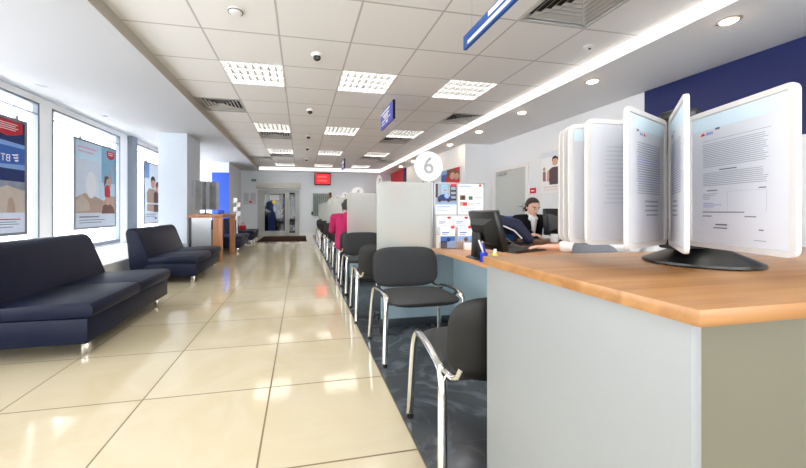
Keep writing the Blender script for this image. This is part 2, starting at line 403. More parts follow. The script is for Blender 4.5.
# small lobby behind the door
lb = MB().box(dx0 - .4, dx1 + .4, YF + 1.9, YF + 2.0, 0, 2.4).box(dx0 - .5, dx0 - .4, YF + .2, YF + 2, 0, 2.4).box(dx1 + .4, dx1 + .5, YF + .2, YF + 2, 0, 2.4).box(dx0 - .4, dx1 + .4, YF + .2, YF + 2, 2.3, 2.4)
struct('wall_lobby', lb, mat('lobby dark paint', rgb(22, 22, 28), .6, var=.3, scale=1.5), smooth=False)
struct('floor_lobby', MB().box(dx0 - .4, dx1 + .4, YF, YF + 2, -.1, 0), mat('lobby floor', rgb(80, 68, 58), .4, var=.2, scale=2), smooth=False)
bx = P(270.5)
t = thing('advert_banner', 'tall blue banner standing in the dark lobby behind the glass door', 'banner', (bx, YF + .8, 0))
wpart(t, 'banner_sheet', MB().box(bx - .17, bx + .12, YF + .8, YF + .815, .06, 1.45), mat('banner print', rgb(70, 110, 205), .5, var=.35, scale=3), smooth=False)
wpart(t, 'banner_foot', MB().box(bx - .2, bx + .15, YF + .72, YF + .9, 0, .06, .01), M_alu)
tag(MB().box(P(269.8), P(279), YF - .016, YF - .0125, 1.45, 1.66).build('door_notice', M_paper, smooth=False), 'white paper notice stuck on the glass door', 'notice')
tag(MB().lathe([(.001, 0), (.085, 0), (.085, .003), (.001, .003)], n=20, M=Matrix.Translation((P(274.3), YF - .0125, 1.37)) @ Matrix.Rotation(PI / 2, 4, 'X')).build('door_sticker', mat('yellow sticker', rgb(236, 206, 60), .5, var=.03)), 'round yellow warning sticker on the glass door', 'sticker')
a = px(256, 242, z=0); b2 = px(306.5, 241.8, z=0); c2 = px(305.2, 236.8, z=0); e2 = px(264, 236.8, z=0)
tag(MB().box(-1.40, .20, 11.55, 13.9, .0, .012, .004).build('doormat', M_mat), 'dark brown mat on the floor before the glass door', 'doormat')
# things on the far wall
def wallbox(name, u0, u1, v0, v1, Y, depth, m, label, cat):
    p, q = px(u0, v0, Y=Y), px(u1, v1, Y=Y)
    return tag(MB().box(p.x, q.x, Y - depth, Y, q.z, p.z, min(.006, depth / 3)).build(name, m), label, cat)
p, q = px(314.2, 173, Y=YF), px(330.5, 185.5, Y=YF)
t = thing('led_sign', 'red glowing electronic display high on the far wall', 'display', ((p.x + q.x) / 2, YF, q.z))
wpart(t, 'display_case', MB().box(p.x, q.x, YF - .1, YF, q.z, p.z, .01), M_black)
g = MB().mat(M_redled).box(p.x + .05, q.x - .04, YF - .104, YF - .1, q.z + .05, p.z - .04).mat(M_redled2)
for zz in (.62, .3): g.box(p.x + .14, q.x - .16, YF - .108, YF - .104, q.z + (p.z - q.z) * zz, q.z + (p.z - q.z) * (zz + .14))
wpart(t, 'display_screen', g, smooth=False)
p, q = px(313, 193.5, Y=YF), px(331.5, 216, Y=YF)
t = thing('wall_hatch', 'grey green shuttered hatch in the far wall', 'hatch', ((p.x + q.x) / 2, YF, q.z))
g = MB()
for k in range(8):
    xx = p.x + .05 + k * (q.x - p.x - .1) / 8; g.box(xx, xx + (q.x - p.x - .1) / 8 - .008, YF - .03, YF, q.z + .04, p.z - .1)
wpart(t, 'shutter', g, mat('grey green slats', rgb(118, 132, 124), .5, var=.05), smooth=False)
wpart(t, 'hatch_frame', MB().box(p.x, q.x, YF - .05, YF, p.z - .1, p.z).box(p.x, p.x + .045, YF - .045, YF, q.z, p.z - .1).box(q.x - .05, q.x, YF - .045, YF, q.z, p.z - .1).box(p.x, q.x, YF - .05, YF, q.z, q.z + .04), mat('hatch frame', rgb(142, 150, 146), .5, var=.03), smooth=False)
wallbox('wall_strip', 328.6, 331.4, 192.5, 204, YF, .05, M_woodt, 'small orange wooden strip beside the grey green hatch', 'strip')
wallbox('wall_switch', 311.5, 313, 211.6, 215, YF, .04, M_dark, 'small dark box low beside the grey green hatch', 'switch')
t = wallbox('exit_sign', 251.4, 256.3, 179, 181.4, YF, .03, mat('exit sign green', rgb(120, 150, 138), .5, var=.2, scale=30), 'small grey green exit plate on the far wall', 'sign')
for (u0, u1, v0, v1, lb_) in ((243.5, 249.5, 192.5, 204.4, 'white printed sheet on far wall, the one nearer the windows'), (250, 256.2, 192.5, 204.4, 'white printed sheet on far wall with a red stamp')):
    p, q = px(u0, v0, Y=YF), px(u1, v1, Y=YF)
    g = MB().mat(M_paper).box(p.x, q.x, YF - .006, YF, q.z, p.z).mat(M_ink)
    for k in range(4): g.box(p.x + .04, q.x - .05, YF - .008, YF - .006, p.z - .1 - k * .07, p.z - .085 - k * .07)
    if u0 > 249: g.mat(M_red).ball((p.x + .02, YF - .008, q.z + .1), .06, .002, .05)
    tag(g.build('wall_notice', None, smooth=False), lb_, 'notice', 'notices on the far wall')
# ------------------------------------------------------------------ ceiling lamps and diffusers
def make_light():
    t = thing('ceiling_light', 'x', 'ceiling light')
    h = T / 2
    f = MB().box(-h, h, -h, -h + .02, -.006, .02).box(-h, h, h - .02, h, -.006, .02).box(-h, -h + .02, -h + .02, h - .02, -.006, .02).box(h - .02, h, -h + .02, h - .02, -.006, .02)
    f.build('lamp_frame', M_white, t, smooth=False)
    w = MB().box(-h, -h + .004, -h, h, .0, .11).box(h - .004, h, -h, h, .0, .11).box(-h, h, -h, -h + .004, 0, .11).box(-h, h, h - .004, h, 0, .11)
    w.build('housing', M_white, t, smooth=False)
    l = MB()
    for k in range(1, 8): x = -h + T * k / 8; l.box(x - .006, x + .006, -h + .02, h - .02, .0, .045)
    for k in range(1, 4): y = -h + T * k / 4; l.box(-h + .02, h - .02, y - .011, y + .011, .0, .045)
    l.build('louvre', M_louv, t, smooth=False)
    MB().box(-h + .005, h - .005, -h + .005, h - .005, .075, .08).build('lamp_panel', M_lamp, t, smooth=False)
    return t
def make_vent():
    t = thing('air_diffuser', 'x', 'air vent')
    h = T / 2
    f = MB().box(-h, h, -h, -h + .03, -.006, .01).box(-h, h, h - .03, h, -.006, .01).box(-h, -h + .03, -h + .03, h - .03, -.006, .01).box(h - .03, h, -h + .03, h - .03, -.006, .01)
    f.build('vent_frame', M_vent, t, smooth=False)
    s = MB(); n = 6
    for k in range(n):
        r0 = (h - .03) * (1 - k / n); r1 = r0 - .024; z0, z1 = -.004, .038
        # four sloping blades of one ring
        for a in range(4):
            R = Matrix.Rotation(a * PI / 2, 4, 'Z')
            s.add([(-r0, r0, z1 - .016), (r0, r0, z1 - .016), (max(r1, .004), max(r1, .004), z1), (-max(r1, .004), max(r1, .004), z1)], [[0, 1, 2, 3]], R)
            s.add([(-r0, r0, z1 - .019), (r0, r0, z1 - .019), (max(r1, .004), max(r1, .004), z1 - .003), (-max(r1, .004), max(r1, .004), z1 - .003)], [[3, 2, 1, 0]], R)
    for a in range(4):
        s.add([(-.007, 0, -.004), (.007, 0, -.004), (.007 + h - .03, h - .03, -.004), (-.007 + h - .03, h - .03, -.004)], [[0, 1, 2, 3]], Matrix.Rotation(a * PI / 2, 4, 'Z'))
    s.build('vent_blades', M_vent, t, smooth=False)
    MB().box(-h, h, -h, h, .075, .08).build('throat', M_ventdark, t, smooth=False)
    return t
colname = {0: 'in the column nearest the windows', 2: 'in the middle column', 4: 'in the column nearest the counters'}
rown = {-7: 'behind the camera', -3: 'above the camera', 1: 'first visible row', 5: 'second visible row', 9: 'third visible row', 13: 'last row before the glass door'}
L0 = make_light(); first = True
for i, k in lights:
    o = L0 if first else copy_tree(L0); first = False
    x0, x1, y0, y1 = cell(i, k); o.location = ((x0 + x1) / 2, (y0 + y1) / 2, ZC)
    o['label'] = 'square louvred ceiling light, ' + rown[k] + ', ' + colname[i]; o['group'] = 'louvred ceiling lights'
V0 = make_vent(); first = True
vl = {(-1, 3): 'square grey air vent beside the window-side ceiling step, larger in view', (5, 3): 'square grey air vent next to the glowing strip, beside the first row of lights',
      (4, -2): 'large square grey air vent near the glowing strip, beside the blue hanging sign', (0, 6): 'grey air vent right behind the window-column light of second row',
      (4, 6): 'grey air vent right behind the counter-column light of second row', (-1, 11): 'small far air vent beside the window-side ceiling step',
      (5, 11): 'small far air vent next to the glowing strip', (0, 10): 'grey air vent right behind the window-column light of third row', (4, 10): 'grey air vent right behind the counter-column light of third row'}
for ik in vents:
    o = V0 if first else copy_tree(V0); first = False
    x0, x1, y0, y1 = cell(*ik); o.location = ((x0 + x1) / 2, (y0 + y1) / 2, ZC); o['label'] = vl[ik]; o['group'] = 'air vents in the ceiling'
# downlights along the counter-side soffit
def make_down():
    t = thing('downlight', 'x', 'downlight')
    MB().lathe([(.062, 0), (.085, 0), (.085, -.006), (.062, -.010)], n=28).build('trim_ring', mat('downlight ring', rgb(206, 196, 184), .3, .5, var=.02), t)
    MB().lathe([(.001, -.001), (.060, -.001), (.058, -.010), (.042, -.020), (.001, -.026)], n=28).build('bulb', M_down, t)
    return t
D0 = make_down(); first = True; od = ['first', 'second', 'third', 'fourth', 'fifth', 'sixth', 'seventh', 'eighth']
for k in range(8):
    o = D0 if first else copy_tree(D0); first = False
    o.location = (3.59, 2.26 + 1.4 * k, ZS); o['label'] = 'small round warm downlight in the soffit, ' + od[k] + ' from the blue wall band'; o['group'] = 'downlights in the soffit'
# dome cameras
def make_cam():
    t = thing('security_camera', 'x', 'security camera')
    MB().lathe([(.001, 0), (.062, 0), (.062, -.02), (.055, -.035), (.001, -.035)], n=24).build('mount', M_white, t)
    MB().ball((0, -.01, -.045), .042, .042, .036).build('dome', M_blackgl, t)
    MB().tube([(0, -.02, -.055), (0, -.065, -.07)], .016, 10).build('lens', M_black, t)
    return t
K0 = make_cam(); first = True
for n, (u, v) in enumerate(((317, 54), (310, 109.5), (308.5, 135.5), (307.3, 147.5), (306.5, 158.6))):
    o = K0 if first else copy_tree(K0); first = False
    p = px(u, v, z=ZC); o.location = p; o['label'] = 'small white and black dome camera on the ceiling, ' + od[n] + ' from the camera end'; o['group'] = 'dome cameras on the ceiling'
p = px(235.5, 10.5, z=ZC); t = thing('smoke_detector', 'round white smoke detector on a tile before the first window-side light', 'smoke detector', p)
MB().lathe([(.001, 0), (.062, 0), (.062, -.012), (.045, -.03), (.001, -.034)], n=24).build('cover', M_white, t)
MB().lathe([(.046, -.012), (.064, -.012), (.064, -.017), (.046, -.017)], n=24).build('slot_ring', M_dark, t)
p = px(588, 46.5, z=ZC); t = thing('smoke_detector', 'small white sensor on a tile near the large air vent', 'smoke detector', p)
MB().lathe([(.001, 0), (.05, 0), (.05, -.01), (.001, -.016)], n=20).build('cover', M_white, t)
MB().ball((.03, .01, -.015), .014, .014, .012).build('sensor_eye', M_dark, t)
for (u, v, lb_) in ((51.5, 82, 'round white soffit spotlight, the one above the first window pier'), (104, 116, 'round white soffit spotlight near the second window poster')):
    p = px(u - 10, v + 4, z=ZS) if u < 60 else px(u, v, z=ZS)
    t = thing('soffit_spotlight', lb_, 'spotlight', p, group='spotlights in the window soffit')
    MB().lathe([(.03, 0), (.06, 0), (.06, -.006), (.03, -.008)], n=20).build('trim_ring', M_greymetal, t)
p = px(196, 136.5, X=-2.30); t = thing('speaker_box', 'small white box high on the pale column side', 'alarm box', (-2.34, p.y, p.z))
wpart(t, 'housing', MB().box(-2.34, -2.25, p.y - .28, p.y + .2, p.z - .035, p.z + .035, .012), M_white)
wpart(t, 'front_lens', MB().box(-2.30, -2.245, p.y - .2, p.y + .1, p.z - .02, p.z + .015, .008), M_greymetal)
# ------------------------------------------------------------------ hanging signs
def hang_sign(X, y0, y1, z0, z1, m, label, lines):
    t = thing('hanging_sign', label, 'sign', (X, (y0 + y1) / 2, z0))
    g = MB().mat(m).box(X - .015, X + .015, y0, y1, z0, z1, .003).mat(M_white)
    for (a, b, c, e) in lines:
        g.box(X - .018, X - .0151, y1 - (y1 - y0) * b, y1 - (y1 - y0) * a, z1 - (z1 - z0) * e, z1 - (z1 - z0) * c)
    wpart(t, 'sign_panel', g, smooth=False)
    wpart(t, 'end_cap', MB().box(X - .018, X + .018, y0 - .006, y0 + .014, z0, z1), M_black, smooth=False)
    for yy in (y0 + .12, y1 - .12):
        wpart(t, 'wire', MB().tube([(X, yy, z1 - .01), (X, yy, ZC)], .002, 6), M_greymetal)
    return t
hang_sign(1.35, .7, 2.66, 2.346, 2.46, M_signblue, 'long narrow blue sign with white lines hanging nearest the camera',
    [(.04, .34, .62, .86), (.36, .60, .62, .86), (.2, .34, .12, .42), (.36, .64, .12, .42), (.62, .8, .6, .86), (.82, .97, .6, .86), (.67, .9, .12, .42)])
hang_sign(1.345, 4.87, 5.66, 2.357, 2.64, M_signviolet, 'blue hanging sign with white text, second along the hall',
    [(.05, .75, .1, .2), (.22, .7, .28, .4), (.3, .62, .42, .52), (.12, .8, .58, .66), (.45, .62, .72, .86), (.1, .35, .75, .83)])
hang_sign(1.345, 10.65, 11.35, 2.33, 2.64, M_signviolet, 'small blue hanging sign far along the hall, before the red display',
    [(.1, .9, .15, .4), (.2, .7, .55, .75)])
# ------------------------------------------------------------------ prints
def uvquad(mb, tl, tr, bl, n, poly, off, m):
    """polygon in 0..1 sheet coordinates (u right, v down) laid on the sheet"""
    mb.mat(m); U, V = tr - tl, bl - tl
    mb.add([tl + U * a + V * b + n * off for a, b in poly], [list(range(len(poly)))])
def R4(a, b, c, d): return [(a, c), (b, c), (b, d), (a, d)]
def EL(cx, cy, rx, ry, n=18, a0=0): return [(cx + rx * math.cos(2 * PI * k / n + a0), cy + ry * math.sin(2 * PI * k / n + a0)) for k in range(n)]
def shield(cx, cy, w, h): return [(cx - w, cy - h), (cx + w, cy - h), (cx + w, cy + h * .35), (cx + w * .55, cy + h * .75), (cx, cy + h), (cx - w * .55, cy + h * .75), (cx - w, cy + h * .35)]
def col(name, r, g, b, var=.12, scale=10): return mat('print ' + name, rgb(r, g, b), .55, var=var, scale=scale)
def poster(name, label, tl, tr, bl, normal, frame_m, fw, depth, content, group=None, hang=None, cat='poster'):
    tl, tr, bl, n = Vector(tl), Vector(tr), Vector(bl), Vector(normal).normalized()
    U, V = (tr - tl), (bl - tl); W, H = U.length, V.length; u, v = U / W, V / H
    ctr = tl + U / 2 + V
    t = thing(name, label, cat, ctr, group=group)
    M = Matrix(((u.x, v.x, n.x, tl.x), (u.y, v.y, n.y, tl.y), (u.z, v.z, n.z, tl.z), (0, 0, 0, 1)))
    if frame_m:
        f = MB().box(0, W, 0, fw, 0, depth, M=M).box(0, W, H - fw, H, 0, depth, M=M).box(0, fw, fw, H - fw, 0, depth, M=M).box(W - fw, W, fw, H - fw, 0, depth, M=M)
        wpart(t, 'poster_frame', f, frame_m, smooth=False)
    else: fw = 0
    g = MB().mat(content[0][1])
    g.box(fw, W - fw, fw, H - fw, 0, depth * .6, M=M)
    k = 0
    if hang: content = [(p_, backlit(m_)) for p_, m_ in content]; g.ms[0] = content[0][1]
    itl = tl + u * fw + v * fw + n * depth * .6; itr = itl + u * (W - 2 * fw); ibl = itl + v * (H - 2 * fw)
    for poly, m in content[1:]:
        k += 1; uvquad(g, itl, itr, ibl, n, poly, .0006 + .00025 * k, m)
    wpart(t, 'print', g, smooth=False)
    if hang:
        for a in (.15, .85):
            s = tl + U * a
            wpart(t, 'cord', MB().tube([s, Vector((s.x, s.y, hang))], .003, 6), M_greymetal)
            wpart(t, 'clip', MB().box(s.x - .015, s.x + .015, s.y - .02, s.y + .02, s.z - .02, s.z + .05, .004), M_greymetal)
    return t
def backlit(m):
    key = m.name + ' backlit'
    if key in MATS: return MATS[key]
    c = m.copy(); c.name = key; nt = c.node_tree; o = nt.nodes['Material Output']; b = nt.nodes['Principled BSDF']
    tl = nt.nodes.new('ShaderNodeBsdfTranslucent'); mx = nt.nodes.new('ShaderNodeMixShader'); mx.inputs[0].default_value = .22
    src = b.inputs['Base Color']
    if src.links: nt.links.new(src.links[0].from_socket, tl.inputs['Color'])
    else: tl.inputs['Color'].default_value = src.default_value
    nt.links.new(b.outputs[0], mx.inputs[1]); nt.links.new(tl.outputs[0], mx.inputs[2]); nt.links.new(mx.outputs[0], o.inputs['Surface'])
    MATS[key] = c
    return c
XP = -3.52
def px3(u0, v0, u1, v1, u2, v2):
    tl, tr, bl = px(u0, v0, X=XP), px(u1, v1, X=XP), px(u2, v2, X=XP); bl.y = tl.y; zt = (tl.z + tr.z) / 2; tl.z = tr.z = zt
    return tl, tr, bl
M_pf = mat('poster frame grey', rgb(126, 128, 136), .4, .3, var=.03)
c_sky = col('sky', 194, 212, 224, .06, 3); c_pale = col('pale', 226, 232, 240, .03); c_navyp = col('navy', 30, 52, 110, .25, 3); c_mid = col('mid blue', 62, 110, 190, .25, 4)
c_lightb = col('light blue', 140, 178, 226, .12, 5); c_grey = col('grey', 150, 156, 168, .3, 8); c_tan = col('tan', 196, 168, 148, .2, 9); c_brown = col('brown', 122, 80, 62, .3, 9)
c_skinp = col('skin', 220, 170, 146, .08); c_redp = col('red', 212, 40, 54, .08); c_wh = col('white', 244, 245, 247, .01); c_dk = col('dark', 48, 42, 46, .2); c_sand = col('sand', 214, 200, 186, .12, 8)
c_txt = col('text', 130, 134, 150, .1); c_green = col('green', 76, 120, 84, .3); c_pink = col('pink', 236, 206, 206, .08); c_cyan = col('cyan', 140, 184, 208, .12)
tl, tr, bl = px3(-52, 100, 25.6, 120.3, -52, 241)
cont = [(None, c_lightb), (R4(0, 1, 0, .20), c_navyp), (R4(0, 1, .23, .42), c_mid), (R4(0, 1, .43, .54), c_navyp), ([(0, .195), (.5, .185), (1, .20), (1, .235), (.5, .225), (0, .24)], c_lightb),
        ([(0, .39), (.5, .40), (1, .38), (1, .43), (.5, .425), (0, .43)], c_lightb), (R4(0, 1, .54, .82), c_grey), ([(0, .62), (.2, .56), (.45, .64), (.7, .58), (1, .62), (1, .82), (0, .82)], c_sand), (R4(0, 1, .82, .87), c_pale),
        ([(.42, .82), (.44, .68), (.52, .66), (.56, .74), (.58, .82)], c_grey), ([(.7, .82), (.72, .70), (.78, .68), (.83, .74), (.84, .82)], c_tan), (R4(0, 1, .86, 1), c_pale),
        (R4(.5, .92, .875, .885), c_redp), (R4(.5, .86, .90, .907), c_txt), (R4(.5, .9, .92, .927), c_txt), (R4(.5, .8, .945, .952), c_txt), (shield(.70, .075, .26, .07), c_redp)]
for q in range(4): cont.append((R4(.52 + .03 * (q % 2), .88 - .04 * (q % 2), .03 + .018 * q, .036 + .018 * q), c_wh))
pt = poster('window_poster', 'blue poster with reversed white letters hanging in the window behind the front sofa', tl, tr, bl, (1, 0, 0), M_pf, .035, .02, cont, 'posters hanging in the windows', 2.36)
g = MB()
W_, H_ = (tr - tl).length, (bl - tl).length
Mx = Matrix.Translation(px(3.0, 157.3, X=XP + .0225)) @ Matrix(((0, 0, 1, 0), (1, 0, 0, 0), (0, 1, 0, 0), (0, 0, 0, 1))) @ Matrix.Scale(-1, 4, (1, 0, 0))
text_into(g, 'ВТБ', .115, Mx, c_wh, .001, .003)
w0, w1 = px(11.6, 157, X=XP + .0225), px(18.6, 157, X=XP + .0225)
for k in range(3):
    L_ = (w1.y - w0.y) * (1 - .18 * k); z0 = w0.z + .034 - .034 * k; y0 = w0.y + .02 * k
    g.add([(w0.x, y0, z0), (w0.x, y0 + L_, z0 + .016), (w0.x, y0 + L_ * .85, z0 - .010), (w0.x, y0 + .02, z0 - .016)], [[0, 1, 2, 3]])
wpart(pt, 'lettering', g, smooth=False)
tl, tr, bl = px3(72.9, 136.9, 114.9, 148.9, 74.2, 230.2)
cont = [(None, c_sky), ([(0, .22), (.55, .2), (.55, .8), (0, .8)], c_pale), (R4(.62, 1, .0, .45), c_cyan), ([(0, .66), (.2, .6), (.45, .63), (.68, .68), (.85, .6), (1, .62), (1, .86), (0, .86)], c_tan),
        ([(.0, .70), (.14, .62), (.3, .70), (.34, .8), (0, .82)], c_sand), (EL(.36, .5, .13, .16), c_wh), (R4(0, 1, .83, 1), c_pale), ([(.62, .84), (.66, .74), (.82, .70), (.95, .76), (1, .84)], c_brown),
        ([(.70, .60), (.70, .50), (.76, .47), (.84, .48), (.86, .56), (.85, .63), (.72, .63)], c_redp), ([(.72, .63), (.85, .63), (.84, .73), (.74, .73)], c_skinp), ([(.82, .49), (.86, .36), (.88, .26), (.915, .26), (.90, .40), (.86, .52)], c_skinp),
        (EL(.905, .24, .03, .025), c_skinp), (EL(.76, .415, .06, .045), c_skinp), ([(.69, .42), (.70, .37), (.78, .355), (.83, .38), (.79, .39), (.75, .41), (.73, .47), (.68, .5)], c_brown),
        (R4(.05, .5, .06, .085), col('pale red text', 226, 180, 196)), (R4(.05, .42, .11, .13), col('pale red text', 226, 180, 196)), (shield(.87, .085, .11, .055), c_redp), (R4(.80, .94, .05, .058), c_wh), (R4(.80, .93, .075, .083), c_wh),
        (R4(.08, .55, .87, .885), c_txt), (R4(.08, .7, .91, .918), c_txt), (R4(.08, .62, .94, .948), c_txt)]
poster('window_poster', 'pale blue beach poster with a raised-arm woman in red hanging in the window', tl, tr, bl, (1, 0, 0), M_pf, .03, .02, cont, 'posters hanging in the windows', 2.36)
tl, tr, bl = px3(143.4, 160.0, 160.5, 166.5, 144.4, 224.2)
cont = [(None, c_pale), (R4(0, .28, .0, .25), c_lightb), ([(.15, .8), (.12, .5), (.25, .42), (.6, .43), (.85, .52), (.9, .82)], c_tan), ([(.55, .82), (.55, .5), (.8, .4), (1, .45), (1, .82)], c_brown), (EL(.5, .33, .13, .085), c_skinp),
        ([(.36, .33), (.37, .24), (.48, .2), (.6, .22), (.65, .3), (.55, .27), (.42, .28)], c_dk), (EL(.78, .4, .12, .08), c_skinp), ([(.66, .4), (.66, .32), (.8, .28), (.93, .34), (.92, .46), (.86, .36)], c_brown), (R4(.1, .9, .66, .69), c_wh),
        (R4(0, 1, .82, 1), c_pale), (R4(.1, .7, .85, .862), c_txt), (R4(.1, .6, .885, .895), c_txt), (EL(.66, .925, .07, .02), c_mid)]
poster('window_poster', 'narrow poster of two people in brown hanging beside the pale column', tl, tr, bl, (1, 0, 0), M_pf, .025, .02, cont, 'posters hanging in the windows', 2.36)
# wall posters on the counter side
tl = px(540.6, 153.4, X=XR1 - .02); tr = px(571, 146.8, X=XR1 - .02); bl = px(541.8, 194.6, X=XR1 - .02); tr.z = tl.z; bl.y = tl.y
cont = [(None, c_wh), (R4(0, 1, 0, .12), c_pale), ([(.28, .62), (.30, .44), (.42, .38), (.62, .38), (.74, .45), (.76, .62), (.7, .82), (.34, .82)], col('dark mauve', 92, 70, 76, .15)), (EL(.52, .25, .10, .10), c_skinp),
        ([(.41, .25), (.43, .14), (.52, .11), (.62, .15), (.63, .25), (.58, .18), (.46, .18)], c_dk), ([(.22, .62), (.24, .46), (.31, .44), (.32, .62), (.28, .72), (.22, .7)], c_skinp), ([(.74, .46), (.82, .5), (.84, .66), (.76, .7), (.73, .6)], c_skinp),
        (EL(.13, .40, .05, .05), c_tan), (R4(.08, .19, .46, .7), col('mauve', 150, 120, 130)), (EL(.92, .42, .05, .05), c_tan), (R4(.87, .98, .48, .7), c_grey), (R4(.0, 1, .80, 1), c_wh), (R4(.1, .7, .84, .865), c_pink), (R4(.1, .86, .9, .912), c_pink), (R4(.1, .6, .93, .94), c_pink)]
poster('wall_poster', 'white poster of a man in a dark shirt on the wall beside the grey door', tl, tr, bl, (-1, 0, 0), M_white, .02, .015, cont, 'posters on the counter-side walls')
p, q = px(530, 188.3, X=XR1 - .01), px(535.6, 192.6, X=XR1 - .01)
g = MB().mat(M_red).box(XR1 - .012, XR1, q.y, p.y, q.z - .01, p.z).mat(M_white).box(XR1 - .014, XR1 - .012, q.y + .04, p.y - .04, q.z + .03, q.z + .055)
tag(g.build('fire_sign', None, smooth=False), 'small red sign on the wall by the grey door', 'sign')
tl = px(436, 172.3, X=XR2 - .02); tr = px(460.8, 165.6, X=XR2 - .02); tl.z = tr.z; bl = tl.copy(); bl.z = 1.15
cont = [(None, c_lightb), (R4(0, .25, 0, .5), c_pale), (R4(.25, .55, .12, .6), c_mid), ([(.5, 0), (1, 0), (1, .6), (.5, .6)], c_brown), (EL(.72, .2, .1, .1), c_skinp), (R4(.46, .62, .2, .5), c_redp), ([(.66, .34), (.95, .26), (1, .6), (.6, .6)], c_redp), (EL(.88, .24, .09, .09), c_tan),
        (shield(.9, .05, .07, .05), c_redp), (R4(0, 1, .62, 1), c_wh)]
poster('wall_poster', 'large colourful photo poster on the white wall behind the notice board', tl, tr, bl, (-1, 0, 0), M_white, .02, .02, cont, 'posters on the counter-side walls')
tl = px(411, 178.8, X=XR2 - .02); tr = px(424, 178.0, X=XR2 - .02); tl.z = tr.z = 1.95; bl = tl.copy(); bl.z = 1.1
poster('wall_poster', 'small brown topped poster just above the disc five partition', tl, tr, bl, (-1, 0, 0), M_brown, .03, .02, [(None, c_pale), (R4(0, 1, .05, .12), c_pink)], 'posters on the counter-side walls')
ya, yb_, yc = px(391, 175, X=XR2).y, px(404.2, 175, X=XR2).y, px(406.5, 175, X=XR2).y
ya = min(ya, YF - .01)
t = thing('wall_sign', 'red wall panel with a blue edge at the far end of counter side', 'panel', (XR2, (ya + yc) / 2, 1.2))
wpart(t, 'red_field', MB().box(XR2 - .032, XR2 - .002, yb_, ya, 1.2, ZS - .004), M_red, smooth=False)
wpart(t, 'blue_edge', MB().box(XR2 - .036, XR2 - .002, yc, yb_, 1.2, ZS - .004), M_blue, smooth=False)
# staff door in the right wall
y0, y1 = px(529.3, 180, X=XR1).y, px(492.9, 180, X=XR1).y
d = thing('door_2', 'plain grey staff door with white frame', None, (XR1, (y0 + y1) / 2, 0), kind='structure')
wpart(d, 'door_frame', MB().box(XR1 - .03, XR1, y0, y0 + .09, 0, 1.93).box(XR1 - .03, XR1, y1 - .16, y1, 0, 1.93).box(XR1 - .03, XR1, y0, y1, 1.93, 2.0), M_white, smooth=False)
lf = wpart(d, 'door_leaf', MB().box(XR1 - .02, XR1, y0 + .09, y1 - .16, .01, 1.93), mat('door grey', rgb(196, 200, 198), .5, var=.01), smooth=False)
hy = px(524, 200, X=XR1).y
wpart(d, 'door_handle', MB().box(XR1 - .028, XR1 - .02, hy - .025, hy + .025, .98, 1.18, .003).tube([(XR1 - .02, hy, 1.10), (XR1 - .07, hy, 1.10), (XR1 - .07, hy + .11, 1.10)], .011, 8), M_alu, sub=lf)
wpart(d, 'door_closer', MB().box(XR1 - .07, XR1 - .02, y1 - .6, y1 - .3, 1.82, 1.88, .01).tube([(XR1 - .05, y1 - .35, 1.88), (XR1 - .14, y1 - .6, 1.90), (XR1 - .03, y1 - .8, 1.92)], .008, 6), M_greymetal, sub=lf)
# ------------------------------------------------------------------ sofas
def make_sofa():
    t = thing('sofa', 'x', 'sofa')
    L = 1.43
    MB().box(-L / 2, L / 2, -.78, .02, .10, .275, .012).build('base', M_leather, t)
    for s in (-1, 1):
        pass
    for x0, x1 in ((-L / 2, -.003), (.003, L / 2)):
        prof = [(-.64, .278), (.035, .278), (.05, .30), (.05, .345), (.03, .372), (-.03, .382), (-.30, .375), (-.64, .36)]
        MB().prism(prof, 'x', x0, x1, .008).build('seat_cushion', M_leather, t)
    prof = [(-.79, .10), (-.56, .278), (-.575, .38), (-.62, .50), (-.68, .66), (-.705, .72), (-.735, .755), (-.775, .768), (-.815, .765), (-.845, .745), (-.855, .70)]
    MB().prism(prof, 'x', -L / 2 - .005, L / 2 + .005, .022, seg=3).build('backrest', M_leather, t)
    for x in (-L / 2 + .12, L / 2 - .12):
        for y in (-.05, -.62):
            MB().box(x - .022, x + .022, y - .022, y + .022, 0, .10, .004).build('leg', M_chrome, t)
    return t
# sofa local: length along x, front towards +y ; rotated so that front looks to +X of the hall
S0 = make_sofa(); first = True
for X, Y, lb_ in ((-1.43, 3.37, 'navy leather sofa nearest the camera under the blue window poster'), (-1.44, 5.86, 'navy leather sofa in front of the pale column, before the leaflet table'),
                 (-1.475, 9.55, 'navy leather sofa just behind the leaflet table'), (-1.475, 11.85, 'farthest navy leather sofa with a red bag, near the glass door')):
    o = S0 if first else copy_tree(S0); first = False
    o.location = (X, Y, 0); o.rotation_euler = (0, 0, -PI / 2); o['label'] = lb_; o['group'] = 'navy leather sofas along the windows'
t = thing('handbag', 'small red bag lying on the farthest sofa', 'bag', (-1.88, 12.0, .376))
MB().cushion(.11, .075, .04, M=Matrix.Translation((0, 0, .076)) @ Matrix.Rotation(PI / 2, 4, 'X')).build('bag_body', M_red, t)
MB().tube([(-.06, 0, .16), (-.04, 0, .24), (.04, 0, .24), (.06, 0, .16)], .008, 8).build('strap', M_red, t)
